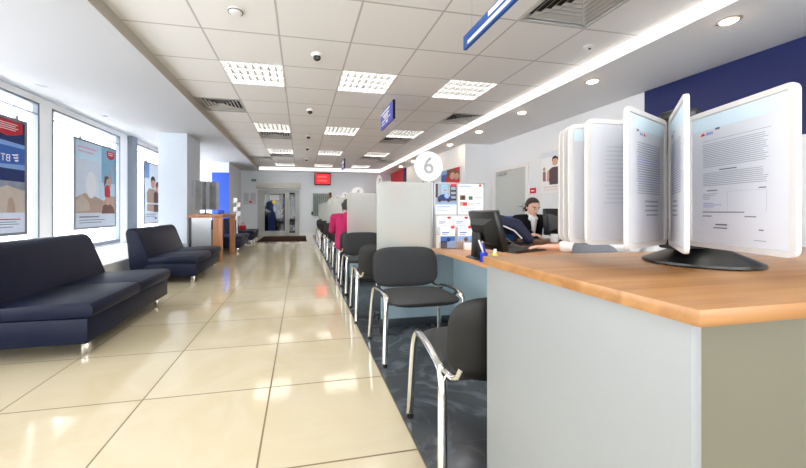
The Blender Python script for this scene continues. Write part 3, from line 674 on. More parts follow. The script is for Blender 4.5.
# ------------------------------------------------------------------ leaflet table by the column
ty0, ty1 = 7.10, 8.50
t = thing('leaflet_table', 'high wooden leaflet table with a grey panel beside the pale column', 'table', (-1.82, (ty0 + ty1) / 2, 0))
wpart(t, 'table_top', MB().box(-2.10, -1.48, ty0, ty1, .872, .935, .004), M_woodt)
wpart(t, 'leg', MB().box(-1.66, -1.49, ty0 + .02, ty0 + .07, 0, .872, .003), M_woodt)
wpart(t, 'leg', MB().box(-1.60, -1.49, ty1 - .12, ty1 - .03, 0, .872, .003), M_woodt)
wpart(t, 'leg', MB().box(-2.10, -2.05, ty0 + .02, ty0 + .07, 0, .872, .003), M_dark, label=None) if False else wpart(t, 'leg', MB().box(-2.10, -2.05, ty0 + .02, ty0 + .07, 0, .872, .003), M_dark)
wpart(t, 'side_panel', MB().box(-2.05, -1.70, ty0 + .03, ty0 + .05, .05, .872), M_alu, smooth=False)
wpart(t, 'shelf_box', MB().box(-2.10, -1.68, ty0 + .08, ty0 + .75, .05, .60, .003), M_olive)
# document flip stands --------------------------------------------------------
def doc_panel(parent, hinge, ang, w, z0, z1, sheet_lines, header, dens=1.0, fm=None):
    """one framed pocket hinged on a vertical line; local x runs away from hinge"""
    f = MB(); H = z1 - z0; fw, th = .0115, .0045
    R = Matrix.Translation((hinge[0], hinge[1], z0)) @ Matrix.Rotation(ang, 4, 'Z')
    # rounded frame: closed tube of flattened section
    r = .011; path = []
    for cx, cz, a0 in ((w - r, r, -PI / 2), (w - r, H - r, 0), (r + .012, H - r, PI / 2), (r + .012, r, PI)):
        for k in range(5):
            A = a0 + k * PI / 8; path.append(Vector((cx + r * math.cos(A), 0, cz + r * math.sin(A))))
    vs, fs = [], []; K = len(path); ctr = Vector((w / 2, 0, H / 2))
    sec = [(-fw / 2, -th), (fw / 2, -th), (fw / 2 + .001, 0), (fw / 2, th), (-fw / 2, th), (-fw / 2 - .001, 0)]
    for i, p in enumerate(path):
        tn = (path[(i + 1) % K] - path[i - 1]).normalized(); nn = Vector((tn.z, 0, -tn.x))
        for a, b in sec: vs.append(p + nn * a + Vector((0, b, 0)))
    S = len(sec)
    for i in range(K):
        for k in range(S): fs.append([i * S + k, i * S + (k + 1) % S, ((i + 1) % K) * S + (k + 1) % S, ((i + 1) % K) * S + k])
    f.add(vs, fs, R)
    fo = f.build('pocket_frame', fm or M_offwhite, parent, loc=parent.location)
    sh = MB().mat(M_paper).box(.014, w - .006, -.0012, .0012, .006, H - .006, M=R)
    k = 0
    for side in (-1, 1):
        y = side * .0016
        if header:
            sh.mat(M_paperblue).add([(.02, y, H - .008), (w - .008, y, H - .008), (w - .008, y, H - .04), (.02, y, H - .04)], [[0, 1, 2, 3]], R)
            x0 = .045 if side < 0 else w - .105
            sh.mat(M_red).add([(x0, y * 1.3, H - .053), (x0 + .014, y * 1.3, H - .053), (x0 + .010, y * 1.3, H - .046), (x0 + .004, y * 1.3, H - .047)], [[0, 1, 2, 3]], R)
            sh.mat(M_inkblue).add([(x0 + .016, y * 1.3, H - .053), (x0 + .036, y * 1.3, H - .053), (x0 + .036, y * 1.3, H - .046), (x0 + .016, y * 1.3, H - .046)], [[0, 1, 2, 3]], R)
            sh.mat(M_ink).add([(x0 + .042, y * 1.3, H - .045), (x0 + .054, y * 1.3, H - .045), (x0 + .054, y * 1.3, H - .040), (x0 + .042, y * 1.3, H - .040)], [[0, 1, 2, 3]], R)
        for (a, b, c, e, mm) in sheet_lines:
            sh.mat(mm).add([(w * a, y * 1.2, H * (1 - c)), (w * b, y * 1.2, H * (1 - c)), (w * b, y * 1.2, H * (1 - e)), (w * a, y * 1.2, H * (1 - e))], [[0, 1, 2, 3]], R)
    sh.build('sheet', None, fo, smooth=False, loc=parent.location)
    return fo
rnd = random.Random(3)
def text_lines(v0, v1, n, a=.2, b=.82, m=None, ragged=.05):
    out = []
    for k in range(n):
        v = v0 + (v1 - v0) * k / n
        out.append((a + rnd.random() * .01, b - rnd.random() * ragged, v, v + (v1 - v0) / n * .38, m or M_inkl))
    return out
M_inkl = mat('light ink', rgb(160, 162, 174), .7, var=.04)
lines_main = [(.2, .84, .21, .214, M_inkl)] + text_lines(.235, .42, 14) + [(.38, .55, .435, .443, M_ink)] + text_lines(.455, .56, 8) + [(.25, .36, .585, .592, M_ink), (.74, .80, .585, .592, M_ink)] + \
    text_lines(.61, .66, 4, .2, .42, M_inkl, .15) + text_lines(.68, .72, 3, .2, .42, M_inkblue, .1) + [(.2, .62, .745, .752, M_ink), (.2, .3, .775, .782, M_ink), (.62, .72, .775, .782, M_ink), (.34, .46, .835, .845, M_ink), (.32, .46, .86, .868, M_ink), (.74, .78, .86, .868, M_ink), (.7, .8, .93, .936, M_inkl)] + \
    [(.46, .8, .60, .6015, M_inkl), (.8, .8025, .60, .74, M_inkl), (.46, .4625, .60, .74, M_inkl)]
HX, HY, ZP0, ZP1 = .972, .735, .918, 1.234
CZ = .855
t = thing('document_stand', 'black desk stand with fanned white document pockets on the oak counter', 'document stand', (1.078, .745, CZ))
wpart(t, 'base', MB().lathe([(.001, .0), (.118, .0), (.125, .004), (.124, .010), (.10, .022), (.06, .040), (.045, .052), (.001, .054)], (1.078, .745, CZ), 48), M_black)
wpart(t, 'neck', MB().prism([(.955, .72), (1.06, .70), (1.10, .745), (1.06, .79), (.955, .76)], 'z', CZ + .045, CZ + .068, .006), M_black)
wpart(t, 'spine', MB().prism([(1.035, .735), (1.047, .735), (1.055, .775), (1.043, .778)], 'z', CZ + .06, 1.262, .003), M_black)
wpart(t, 'top_arm', MB().prism([(.955, .715), (1.00, .695), (1.075, .73), (1.07, .79), (.99, .775), (.955, .755)], 'z', 1.242, 1.266, .006), M_black)
wpart(t, 'carrier', MB().tube([(HX + .006, HY, CZ + .06), (HX + .006, HY, 1.25)], .014, 12), M_black)
sheets = []
outs = [(.893, .459, (.978, .704)), (.770, .556, (.953, .726)), (.732, .650, (.962, .744)), (.7356, .7607, (.960, .752)), (.738, .820, (.962, .760)), (.748, .850, (.964, .764)), (.762, .882, (.966, .768)), (.80, .93, (.968, .772)), (.86, .97, (.972, .776))]
for n, (ox, oy, h) in enumerate(outs):
    dxx, dyy = ox - h[0], oy - h[1]; ang = math.atan2(dyy, dxx); w = min(.256, math.hypot(dxx, dyy) + .004)
    if n == 0: ln, hd = lines_main, True
    elif n in (1, 2): ln, hd = [(a, b, c, e, M_inkblue if rnd.random() < .25 else M_inkl) for a, b, c, e, m_ in text_lines(.22, .62, 22, .2, .8)] + text_lines(.66, .8, 4, .25, .6), True
    else: ln, hd = text_lines(.2, .7, 14, .3, .8, mat('faint ink', rgb(196, 198, 206), .7)), n == 4
    doc_panel(t, h, ang, w, ZP0, ZP1, ln, hd)
# small flip stand on the leaflet table
bx, by = -1.88, 7.45
t = thing('document_stand', 'grey see-through document stand on the high leaflet table', 'document stand', (bx, by, .935))
wpart(t, 'base', MB().lathe([(.001, 0), (.12, 0), (.12, .012), (.05, .03), (.001, .032)], (bx, by, .935), 28), M_blackgl)
wpart(t, 'spine', MB().box(bx - .012, bx + .012, by - .012, by + .012, .96, 1.60, .003), M_black)
M_shade = mat('grey printed sheet', rgb(150, 152, 152), .4, var=.3, scale=9)
for k in range(6):
    A = math.radians(205 + k * 32)
    f = MB(); R = Matrix.Translation((bx, by, 1.02)) @ Matrix.Rotation(A, 4, 'Z')
    f.box(.02, .25, -.003, .003, 0, .60 - .03 * (k % 2), .0, M=R)
    wpart(t, 'pocket', f, M_shade if k % 2 else M_acryl, smooth=False)
# leaflets on that table
for n, (x, y, m_, lb_) in enumerate(((-1.66, 7.78, M_bluecol, 'small blue leaflet box beside the see-through stand'), (-1.62, 8.1, c_cyan, 'pale blue leaflet stack near the far leg of leaflet table'))):
    tag(MB().box(x - .05, x + .05, y - .05, y + .05, .935, 1.02 - .05 * n, .004).build('leaflet_box', m_), lb_, 'leaflet box')
# white leaflet stand near far sofas
p = px(236.5, 213, Y=12.0)
t = thing('leaflet_rack', 'slim white leaflet rack standing between the far sofas', 'leaflet rack', (-1.83, 10.68, 0))
wpart(t, 'pole', MB().tube([(-1.83, 10.68, 0), (-1.83, 10.68, 1.36)], .016, 10), M_white)
wpart(t, 'base', MB().lathe([(.001, 0), (.17, 0), (.16, .015), (.001, .02)], (-1.83, 10.68, 0), 24), M_white)
for k in range(5):
    s = 1 if k % 2 else -1
    R = Matrix.Translation((-1.83 + .05 * s, 10.65, .72 + k * .13)) @ Matrix.Rotation(-.35, 4, 'X')
    wpart(t, 'pocket', MB().box(-.05, .05, -.012, .012, 0, .15, .004, M=R), M_white)
# ------------------------------------------------------------------ counters, desks, partitions
PY = [.95 + 1.93 * k for k in range(7)]     # partition lines
XD, ZD = 1.137, .671
t = thing('reception_counter', 'light grey counter with an oak top beside the camera', 'counter', (1.4, .7, 0))
wpart(t, 'counter_top', MB().box(.572, 2.35, .395, 1.006, CZ - .026, CZ, .0015), M_wood)
wpart(t, 'side_panel', MB().box(.585, .605, .415, 1.002, 0, CZ - .026, .001), M_panel)
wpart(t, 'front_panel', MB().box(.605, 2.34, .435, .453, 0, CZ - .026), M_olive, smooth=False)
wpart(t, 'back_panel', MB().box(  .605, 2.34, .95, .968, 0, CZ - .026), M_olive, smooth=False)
wpart(t, 'end_panel', MB().box(2.32, 2.34, .453, .95, 0, CZ - .026), M_panel, smooth=False)
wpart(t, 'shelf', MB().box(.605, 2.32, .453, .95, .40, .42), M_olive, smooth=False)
disc_n = {1: '6', 2: '5', 3: '4', 4: '3', 5: '2', 6: '1'}
word_n = {1: 'six', 2: 'five', 3: 'four', 4: 'three', 5: 'two', 6: 'one'}
for k in range(1, 7):
    Y0, Y1 = PY[k - 1], PY[k]
    ws = 1.0 if k > 1 else 0
    t = thing('service_desk', ('oak topped service desk with monitor beside the grey counter' if k == 1 else 'oak topped service desk between the disc %s and disc %s partitions' % (word_n[k - 1], word_n[k])), 'desk', (XD + .35, (Y0 + Y1) / 2, 0), group='oak topped service desks')
    top = MB().prism([(XD, Y0 + .08), (1.62, Y0 + .08), (1.62, Y1 - .62), (2.3, Y1 - .62), (2.3, Y1 - .02), (XD, Y1 - .02)], 'z', ZD - .03, ZD, .002)
    wpart(t, 'desk_top', top, M_woody)
    wpart(t, 'modesty_panel', MB().box(1.342, 1.36, Y0 + .09, Y1 - .02, .0, ZD - .03), M_panelb, smooth=False)
    wpart(t, 'leg', MB().box(2.24, 2.28, Y1 - .10, Y1 - .05, 0, ZD - .03), M_panelb, smooth=False)
    # partition
    lb_ = 'frosted glass partition topped by disc %s' % word_n[k]
    q = thing('glass_partition', lb_, 'partition', (.9, Y1, 0), group='frosted glass partitions between the desks')
    r = .05; poly = [(.642, ZD - .06), (XD, ZD - .06), (XD, 1.255)] + [(.642 + r - r * math.sin(a), 1.255 - r + r * math.cos(a)) for a in (0, .4, .8, 1.2, PI / 2)]
    wpart(q, 'glass_panel', MB().prism(poly, 'y', Y1 - .005, Y1 + .005), M_frost, smooth=False)
    wpart(q, 'lower_panel', MB().box(.68, 1.342, Y1 - .012, Y1 + .012, .07, ZD - .061), M_panelb, smooth=False)
    wpart(q, 'plinth', MB().box(.67, 1.35, Y1 - .03, Y1 + .02, 0, .07, .006), M_rail)
    wpart(q, 'edge_post', MB().box(XD, XD + .014, Y1 - .012, Y1 + .012, ZD, 1.255), M_alu, smooth=False)
    # number disc
    cxd, czd, rd = 1.112, 1.397, .13
    if k in (2,): czd = 1.385
    if k > 2: czd = 1.345
    rot = {1: 0, 2: math.radians(58), 3: 0, 4: math.radians(35), 5: math.radians(50), 6: 0}[k]
    s = thing('number_disc', 'white round plate with a grey %s on top of a glass partition' % disc_n[k], 'number plate', (cxd, Y1, 1.255), group='number discs on the partitions')
    Rm = Matrix.Rotation(rot, 4, 'Z')
    Dm = Matrix.Translation((0, 0, czd - 1.255)) @ Rm @ Matrix.Rotation(PI / 2, 4, 'X')
    MB().lathe([(.001, -.003), (rd, -.003), (rd, .003), (.001, .003)], n=48, M=Dm).build('disc', M_disc, s)
    g = MB()
    for q, (sx, sz) in enumerate(((.0035, 0), (-.0035, 0), (0, .0035), (0, -.0035))): text_into(g, disc_n[k], .205, Matrix.Translation((0, 0, czd - 1.255)) @ Rm @ Matrix.Translation((sx, -.0013 * q, sz)) @ Matrix.Translation((0, -.0042, .0)) @ Matrix.Rotation(PI / 2, 4, 'X'), M_digit, .0006, .006)
    g.build('numeral', None, s, smooth=False)
    MB().box(-.008, .008, -.006, .006, 0.0, max(.01, czd - 1.255 - rd + .02), .002).build('stem', M_white, s)
# notice board and leaflet holder at the first partition
YN = PY[1] - .01
xa, xb = XD + .02, px(484, 200, Y=YN).x
t = thing('notice_board', 'aluminium notice board with two printed sheets above the leaflet pockets', 'notice board', ((xa + xb) / 2, YN, .95))
zt, zm = 1.255, .958
xm = px(456.8, 200, Y=YN).x
fr = MB()
for x in (xa, xm - .006, xb - .012): fr.box(x, x + .012, YN - .012, YN + .01, ZD, zt)
fr.box(xa, xb, YN - .012, YN + .01, zt - .012, zt).box(xa, xb, YN - .012, YN + .01, zm, zm + .012)
wpart(t, 'board_frame', fr, M_alu, smooth=False)
def sheet_on(t, name, x0, x1, z0, z1, Y, content):
    g = MB().mat(content[0][1]).box(x0, x1, Y, Y + .003, z0, z1); k = 0
    for poly, m in content[1:]:
        k += 1; uvquad(g, Vector((x0, Y, z1)), Vector((x1, Y, z1)), Vector((x0, Y, z0)), Vector((0, -1, 0)), poly, .0004 + .0002 * k, m)
    return wpart(t, name, g, smooth=False)
sheet_on(t, 'printed_sheet', xa + .012, xm - .006, zm + .012, zt - .012, YN - .006,
    [(None, c_pale), (R4(0, 1, 0, .62), c_grey), (R4(.28, .58, .02, .5), c_cyan), (R4(0, .12, 0, .45), c_dk), (R4(.70, 1, .05, .55), c_dk), (R4(.74, .96, .1, .2), c_grey), (R4(.74, .96, .26, .34), c_grey), (R4(.74, .96, .4, .48), c_grey),
     ([(.1, .56), (.12, .44), (.25, .36), (.4, .34), (.52, .3), (.62, .4), (.75, .44), (.78, .56)], c_navyp), (EL(.2, .55, .07, .05), c_dk), (EL(.62, .55, .07, .05), c_dk), ([(.42, .42), (.44, .30), (.52, .28), (.6, .34), (.64, .46), (.5, .48)], c_lightb), (EL(.46, .25, .05, .045), c_skinp), (R4(.40, .52, .2, .225), c_redp),
     (shield(.86, .04, .13, .05), c_redp), (R4(0, 1, .62, .68), c_lightb), (R4(.08, .7, .74, .77), c_lightb), (R4(.08, .5, .82, .83), c_txt), (R4(.08, .6, .87, .88), c_txt)])
sheet_on(t, 'printed_sheet', xm + .006, xb - .012, zm + .012, zt - .012, YN - .006,
    [(None, c_wh), (R4(.05, .5, .05, .09), c_lightb), (R4(.05, .75, .12, .14), c_lightb), (shield(.88, .05, .05, .04), c_redp), (R4(.4, .95, .25, .275), c_pink), (R4(.08, .3, .37, .53), c_brown), (R4(.16, .26, .40, .5), c_dk), (R4(.42, .58, .40, .52), c_green),
     (R4(.08, .2, .58, .72), c_tan), (R4(.2, .36, .60, .72), c_redp), (R4(.4, .62, .62, .7), c_pink), (R4(.66, .95, .42, .44), c_txt), (R4(.66, .9, .62, .64), c_txt), (R4(.08, .7, .80, .815), c_lightb), (R4(.08, .6, .86, .87), c_txt), (R4(.08, .66, .9, .91), c_txt)])
t = thing('leaflet_holder', 'clear leaflet holder below the notice board on the oak desk', 'leaflet holder', ((xa + xb) / 2, YN - .06, ZD))
wpart(t, 'back_plate', MB().box(xa + .013, xb - .013, YN - .03, YN - .024, ZD, zm), M_white, smooth=False)
wpart(t, 'ledge', MB().box(xa, xb, YN - .062, YN - .03, ZD + .12, ZD + .125).box(xa, xb, YN - .115, YN - .03, ZD, ZD + .005), M_acryl, smooth=False)
wpart(t, 'front_lip', MB().box(xa, xb, YN - .064, YN - .062, ZD + .12, ZD + .19).box(xa, xb, YN - .117, YN - .115, ZD, ZD + .06), M_acryl, smooth=False)
pic = [c_pale, c_lightb, c_sand, c_mid, c_grey, c_sand]
wl = (xb - xa) / 3
pos_w = ['by the glass panel', 'in the middle', 'by the monitor']
for r_ in range(2):
    for k in range(3):
        x0 = xa + k * wl + .012 + (0.01 if r_ else 0); x1 = x0 + wl - .03
        z0 = ZD + .126 if r_ == 0 else ZD + .006; h = .15 if r_ == 0 else .19; Y = YN - .05 if r_ == 0 else YN - .10
        g = MB().mat(c_wh).box(x0, x1, Y, Y + .006, z0, z0 + h)
        tl, tr, bl = Vector((x0, Y, z0 + h)), Vector((x1, Y, z0 + h)), Vector((x0, Y, z0)); nn = Vector((0, -1, 0))
        its = [(R4(.12, .6, .26, .31), c_mid), (R4(.12, .5, .36, .39), c_txt), (shield(.84, .05, .13, .07), c_redp)]
        if r_ == 1:
            its += [(R4(0, 1, .45, .72), [c_mid, c_lightb, c_sand][k]), (R4(0, .45, .66, 1), [c_navyp, c_tan, c_green][k]), (R4(.45, 1, .66, 1), [c_lightb, c_grey, c_sand][k]), (EL(.55, .6, .15, .1), [c_navyp, c_brown, c_green][k])]
        else: its += [(R4(.12, .8, .5, .53), c_lightb)]
        for n, (pl, m_) in enumerate(its): uvquad(g, tl, tr, bl, nn, pl, .0004 + .0002 * n, m_)
        tag(g.build('leaflet', None, smooth=False), 'white leaflet in the %s row of the leaflet holder, %s' % (('upper', 'lower')[r_], pos_w[k]), 'leaflet', 'leaflets in the clear holder')
tag(MB().box(xa + .22, xa + .33, YN - .185, YN - .13, ZD, ZD + .055, .003).build('card_box', M_white), 'small white card box before the leaflet holder', 'box')
t = thing('card_holder', 'small pale green card holder at the end of leaflet holder', 'card holder', (xa + .40, YN - .17, ZD))
wpart(t, 'holder', MB().box(xa + .35, xa + .45, YN - .20, YN - .14, ZD, ZD + .045, .004), col('pale green', 196, 204, 180))
wpart(t, 'cards', MB().box(xa + .357, xa + .443, YN - .172, YN - .15, ZD + .02, ZD + .085), col('cards', 172, 176, 150, .2, 30), smooth=False)
# ------------------------------------------------------------------ monitors
def monitor(label, loc, rz, w=.40, h=.32, zb=.11, tilt=-.12, group='black desktop monitors'):
    """screen looks along local -y"""
    t = thing('monitor', label, 'monitor', loc, rz, group)
    R = Matrix.Translation((0, 0, zb + h / 2)) @ Matrix.Rotation(tilt, 4, 'X')
    MB().box(-w / 2, w / 2, -.025, .02, -h / 2, h / 2, .008, M=R).build('bezel', M_black, t)
    MB().box(-w / 2 + .018, w / 2 - .018, -.027, -.0255, -h / 2 + .02, h / 2 - .018, M=R).build('screen', M_screen, t, smooth=False)
    prof = [(-w / 2 + .05, -h / 2 + .04), (w / 2 - .05, -h / 2 + .04), (w / 2 - .03, h / 2 - .05), (-w / 2 + .03, h / 2 - .05)]
    b = MB(); A = [(x, .02, z) for x, z in prof]; B = [(x * .6, .065, z * .62) for x, z in prof]
    b.add(A + B, [[4, 5, 6, 7][::-1]] + [[i, (i + 1) % 4, 4 + (i + 1) % 4, 4 + i] for i in range(4)], R).build('back_housing', M_black, t, smooth=False)
    MB().prism([(-.06, .0), (.06, .0), (.045, zb + h * .45), (-.045, zb + h * .45)], 'y', .06, .09, .006).build('stand', M_black, t)
    MB().cushion(.12, .09, .014, t2=.0, M=Matrix.Translation((0, .03, .001))).build('foot', M_black, t)
    return t
p = px(487, 262, z=ZD)
monitor('black monitor seen from behind on the oak desk beside the grey counter', (1.265, 2.17, ZD), math.radians(88), .37, .275, .06, -.26)
# little things on the first desk
t = thing('pen_holder', 'small blue and white pen stand by the foot of the black monitor', 'pen holder', (1.163, 2.03, ZD))
MB().lathe([(.001, 0), (.03, 0), (.034, .008), (.02, .015), (.026, .06), (.001, .06)], n=20).build('cup', mat('cobalt plastic', rgb(36, 60, 190), .3, var=.1), t)
MB().tube([(0, 0, .05), (-.03, .01, .14)], .006, 8).tube([(0.005, 0, .05), (.0, .02, .13)], .006, 8).build('pen', M_white, t)
MB().tube([(.004, -.01, .05), (-.018, -.02, .125)], .006, 8).build('pen', mat('cobalt plastic', rgb(36, 60, 190), .3), t)
t = thing('correction_bottle', 'small yellow green bottle on the desk behind the monitor foot', 'bottle', (1.225, 2.0, ZD))
MB().lathe([(.001, 0), (.018, 0), (.018, .05), (.008, .06), (.008, .075), (.001, .075)], n=18).build('bottle', mat('lime plastic', rgb(190, 205, 90), .4, var=.05), t)
MB().lathe([(.001, .06), (.010, .06), (.010, .085), (.001, .085)], n=14).build('cap', M_white, t)
def keyboard(label, loc, rz):
    t = thing('keyboard', label, 'keyboard', loc, rz, 'black keyboards')
    MB().prism([(-.07, 0), (.07, 0), (.07, .022), (-.07, .012)], 'x', -.21, .21, .003).build('case', M_black, t)
    k = MB()
    for r in range(5):
        for c in range(14): k.box(-.2 + c * .0285, -.2 + c * .0285 + .024, -.06 + r * .024, -.06 + r * .024 + .02, .014 + r * .0017, .022 + r * .0017)
    k.build('keys', M_dark, t, smooth=False)
    return t
keyboard('black keyboard under the hand of the person in a white sleeve', (1.80, 2.50, ZD), math.radians(22))
tag(MB().box(-.075, .075, -.1, .1, 0, .004, M=Matrix.Translation((1.50, 2.02, ZD)) @ Matrix.Rotation(.5, 4, 'Z')).build('paper_slip', M_paper, smooth=False), 'white paper slip lying behind the black monitor', 'paper')
# ------------------------------------------------------------------ visitor chairs
def make_chair():
    t = thing('visitor_chair', 'x', 'chair')      # front looks along -y
    for s in (-1, 1):
        f = MB(); x0, x1 = .288 * s, .266 * s
        pts = [(x0, -.245, 0), (x0 - .004 * s, -.236, .12), (x1 + .010 * s, -.222, .32), (x1 + .004 * s, -.21, .395), (x1, -.19, .425), (x1, -.15, .440), (x1, -.06, .442), (x1, .03, .437), (x1, .12, .428), (x1, .165, .416), (x1 + .003 * s, .195, .385), (x1 + .01 * s, .215, .29), (x0 - .004 * s, .24, .10), (x0, .25, 0)]
        # smooth resample
        P_ = [Vector(p) for p in pts]; path = []
        for i in range(len(P_) - 1):
            a, b, c, d_ = P_[max(i - 1, 0)], P_[i], P_[i + 1], P_[min(i + 2, len(P_) - 1)]
            for q in range(4):
                u = q / 4; path.append(.5 * ((2 * b) + (-a + c) * u + (2 * a - 5 * b + 4 * c - d_) * u * u + (-a + 3 * b - 3 * c + d_) * u ** 3))
        path.append(P_[-1])
        fr = f.tube(path, .017, 12, .012).build('side_frame', M_chrome, t)
        for y in (-.245, .25):
            MB().lathe([(.001, 0), (.017, 0), (.016, .022), (.001, .022)], (x0, y, 0), 14).build('foot_cap', M_black, fr)
        MB().tube([(.262 * s, .10, .425), (.252 * s, .165, .408), (.238 * s, .215, .408), (.228 * s, .245, .425), (.222 * s, .258, .46)], .012, 10).build('back_bracket', M_chrome, t)
    MB().tube([(-.262, -.12, .43), (-.22, -.12, .365), (.22, -.12, .365), (.262, -.12, .43)], .010, 8).tube([(-.262, .12, .42), (-.22, .12, .36), (.22, .12, .36), (.262, .12, .42)], .010, 8).build('cross_bar', M_dark, t)
    Rs = Matrix.Translation((0, -.055, .400)) @ Matrix.Rotation(-.03, 4, 'X')
    MB().cushion(.25, .232, .032, .42, bend=-.004, t2=.034, M=Rs).build('seat', M_seatfab, t)
    MB().cushion(.243, .225, .005, .42, t2=.036, M=Rs @ Matrix.Translation((0, 0, -.008))).build('seat_shell', M_shell, t)
    Rb = Matrix.Translation((0, .262, .556)) @ Matrix.Rotation(PI / 2 - .16, 4, 'X')
    MB().cushion(.265, .155, .026, .5, bend=.03, t2=.004, M=Rb).build('backrest', M_fabric, t)
    MB().cushion(.268, .158, .006, .5, bend=.03, t2=.026, M=Rb @ Matrix.Translation((0, 0, -.006))).build('back_shell', M_shell, t)
    return t
CH = make_chair(); first = True
for k in range(1, 7):
    Y0, Y1 = PY[k - 1], PY[k]
    for kind in 'AB':
        o = CH if first else copy_tree(CH); first = False
        if kind == 'A':
            o.location = (.818 + [0, 0, .0, .02, 0, -.02, 0][k], Y1 - .50, 0); o.rotation_euler = (0, 0, 0)
            o['label'] = 'charcoal visitor chair facing the camera, its back to the disc %s partition' % word_n[k]
        else:
            o.location = (.785 + [0, 0, 0, .05, .02, 0, 0][k], Y0 + .375, 0); o.rotation_euler = (0, 0, PI + [0, -.09, -.05, -.05, 0, -.06, 0][k])
            o['label'] = ('charcoal visitor chair nearest the camera, black back shell against the grey counter' if k == 1 else
                          'charcoal visitor chair turned away%s, right behind the disc %s partition' % (' under the person in pink' if k == 3 else '', word_n[k - 1]))
        o['group'] = 'charcoal visitor chairs along the desks'
# ------------------------------------------------------------------ office chairs and furniture behind the desks
def office_chair(label, loc, rz, m, ztop=.90, arms=True, w=.22):
    t = thing('office_chair', label, 'office chair', loc, rz, 'office chairs behind the desks')   # front -y
    b = MB()
    for k in range(5):
        A = 2 * PI * k / 5 + .3; b.tube([(0, 0, .10), (.26 * math.cos(A), .26 * math.sin(A), .06)], [.022, .014], 8)
    b.build('star_base', M_black, t)
    for k in range(5):
        A = 2 * PI * k / 5 + .3; MB().ball((.26 * math.cos(A), .26 * math.sin(A), .03), .02, .03, .03, 10).build('caster', M_black, t)
    MB().tube([(0, 0, .08), (0, 0, .42)], .022, 10).build('gas_column', M_dark, t)
    MB().cushion(w + .01, .22, .035, .45, M=Matrix.Translation((0, 0, .45))).build('seat', m, t)
    hb = (ztop - .50) / 2
    MB().tube([(0, .14, .42), (0, .25, .44), (0, .275, .60)], .018, 8).build('back_stem', M_black, t)
    MB().cushion(w, hb, .032, .5, bend=.03, M=Matrix.Translation((0, .25, ztop - hb)) @ Matrix.Rotation(PI / 2 - .08, 4, 'X')).build('backrest', m, t)
    if arms:
        for s in (-1, 1):
            MB().tube([(s * .2, .0, .42), (s * .27, .0, .46), (s * .275, .02, .62), (s * .27, -.12, .64), (s * .265, .12, .635)], .014, 8).build('armrest', M_black, t)
    return t
office_chair('blue grey office chair whose rounded top shows behind the oak counter', (1.98, 1.77, 0), math.radians(90), M_greyfab, .815, False, .17)
office_chair('office chair of the person with white sleeve, behind the document pockets', (2.55, 1.98, 0), math.radians(205), M_greyfab, .84)
office_chair('bright blue office chair with a navy jacket over it', (2.20, 3.36, 0), math.radians(28), M_bluefab, .86)
office_chair('blue office chair under the woman in the black jacket', (2.92, 4.02, 0), math.radians(15), M_bluefab, .93, False)
# jacket draped over the blue chair
def remesh(mb, name, m, parent, vox=.012, smooth=3, loc=None):
    o = mb.build('tmp', m, None, smooth=False)
    r = o.modifiers.new('r', 'REMESH'); r.mode = 'VOXEL'; r.voxel_size = vox
    if smooth:
        s = o.modifiers.new('s', 'SMOOTH'); s.iterations = smooth; s.factor = .5
    bpy.context.view_layer.update()
    me = bpy.data.meshes.new_from_object(o.evaluated_get(bpy.context.evaluated_depsgraph_get()))
    me.name = name; bpy.data.objects.remove(o)
    me.materials.clear(); me.materials.append(m)
    if loc is not None: me.transform(Matrix.Translation(-Vector(loc)))
    me.polygons.foreach_set('use_smooth', [True] * len(me.polygons))
    n = bpy.data.objects.new(name, me); C.objects.link(n)
    if parent: n.parent = parent
    return n
def cone(mb, a, ra, b, rb, n=14):
    """rounded cone between two spheres"""
    a, b = Vector(a), Vector(b); bb = bmesh.new()
    for c, r in ((a, ra), (b, rb)):
        bmesh.ops.create_uvsphere(bb, u_segments=n, v_segments=n // 2 + 1, radius=r, matrix=Matrix.Translation(c))
    h = bmesh.ops.convex_hull(bb, input=list(bb.verts))
    dead = [g for g in h['geom_interior'] if isinstance(g, bmesh.types.BMVert)] + [g for g in h['geom_unused'] if isinstance(g, bmesh.types.BMVert)]
    bmesh.ops.delete(bb, geom=list(set(dead)), context='VERTS')
    mb.bm(bb)
    return mb
t = thing('jacket', 'navy jacket with pale piping draped over the blue office chair', 'jacket', (2.10, 3.30, .6))
g = MB()
cone(g, (1.84, 3.20, .86), .06, (2.03, 3.25, .90), .065); cone(g, (2.03, 3.25, .90), .065, (2.20, 3.20, .85), .07); cone(g, (2.20, 3.20, .85), .07, (2.30, 3.14, .71), .055); cone(g, (1.84, 3.20, .86), .06, (1.80, 3.16, .74), .05)
cone(g, (1.95, 3.28, .80), .05, (2.2, 3.28, .80), .05); cone(g, (1.95, 3.30, .6), .05, (2.2, 3.30, .6), .05)
remesh(g, 'jacket_cloth', M_navy, t, .015, 4, t.location)
pth = [(1.80, 3.14, .82), (1.92, 3.16, .855), (2.04, 3.17, .845), (2.13, 3.13, .80), (2.20, 3.10, .72)]
wpart(t, 'piping', MB().tube(pth, .008, 8), M_white)
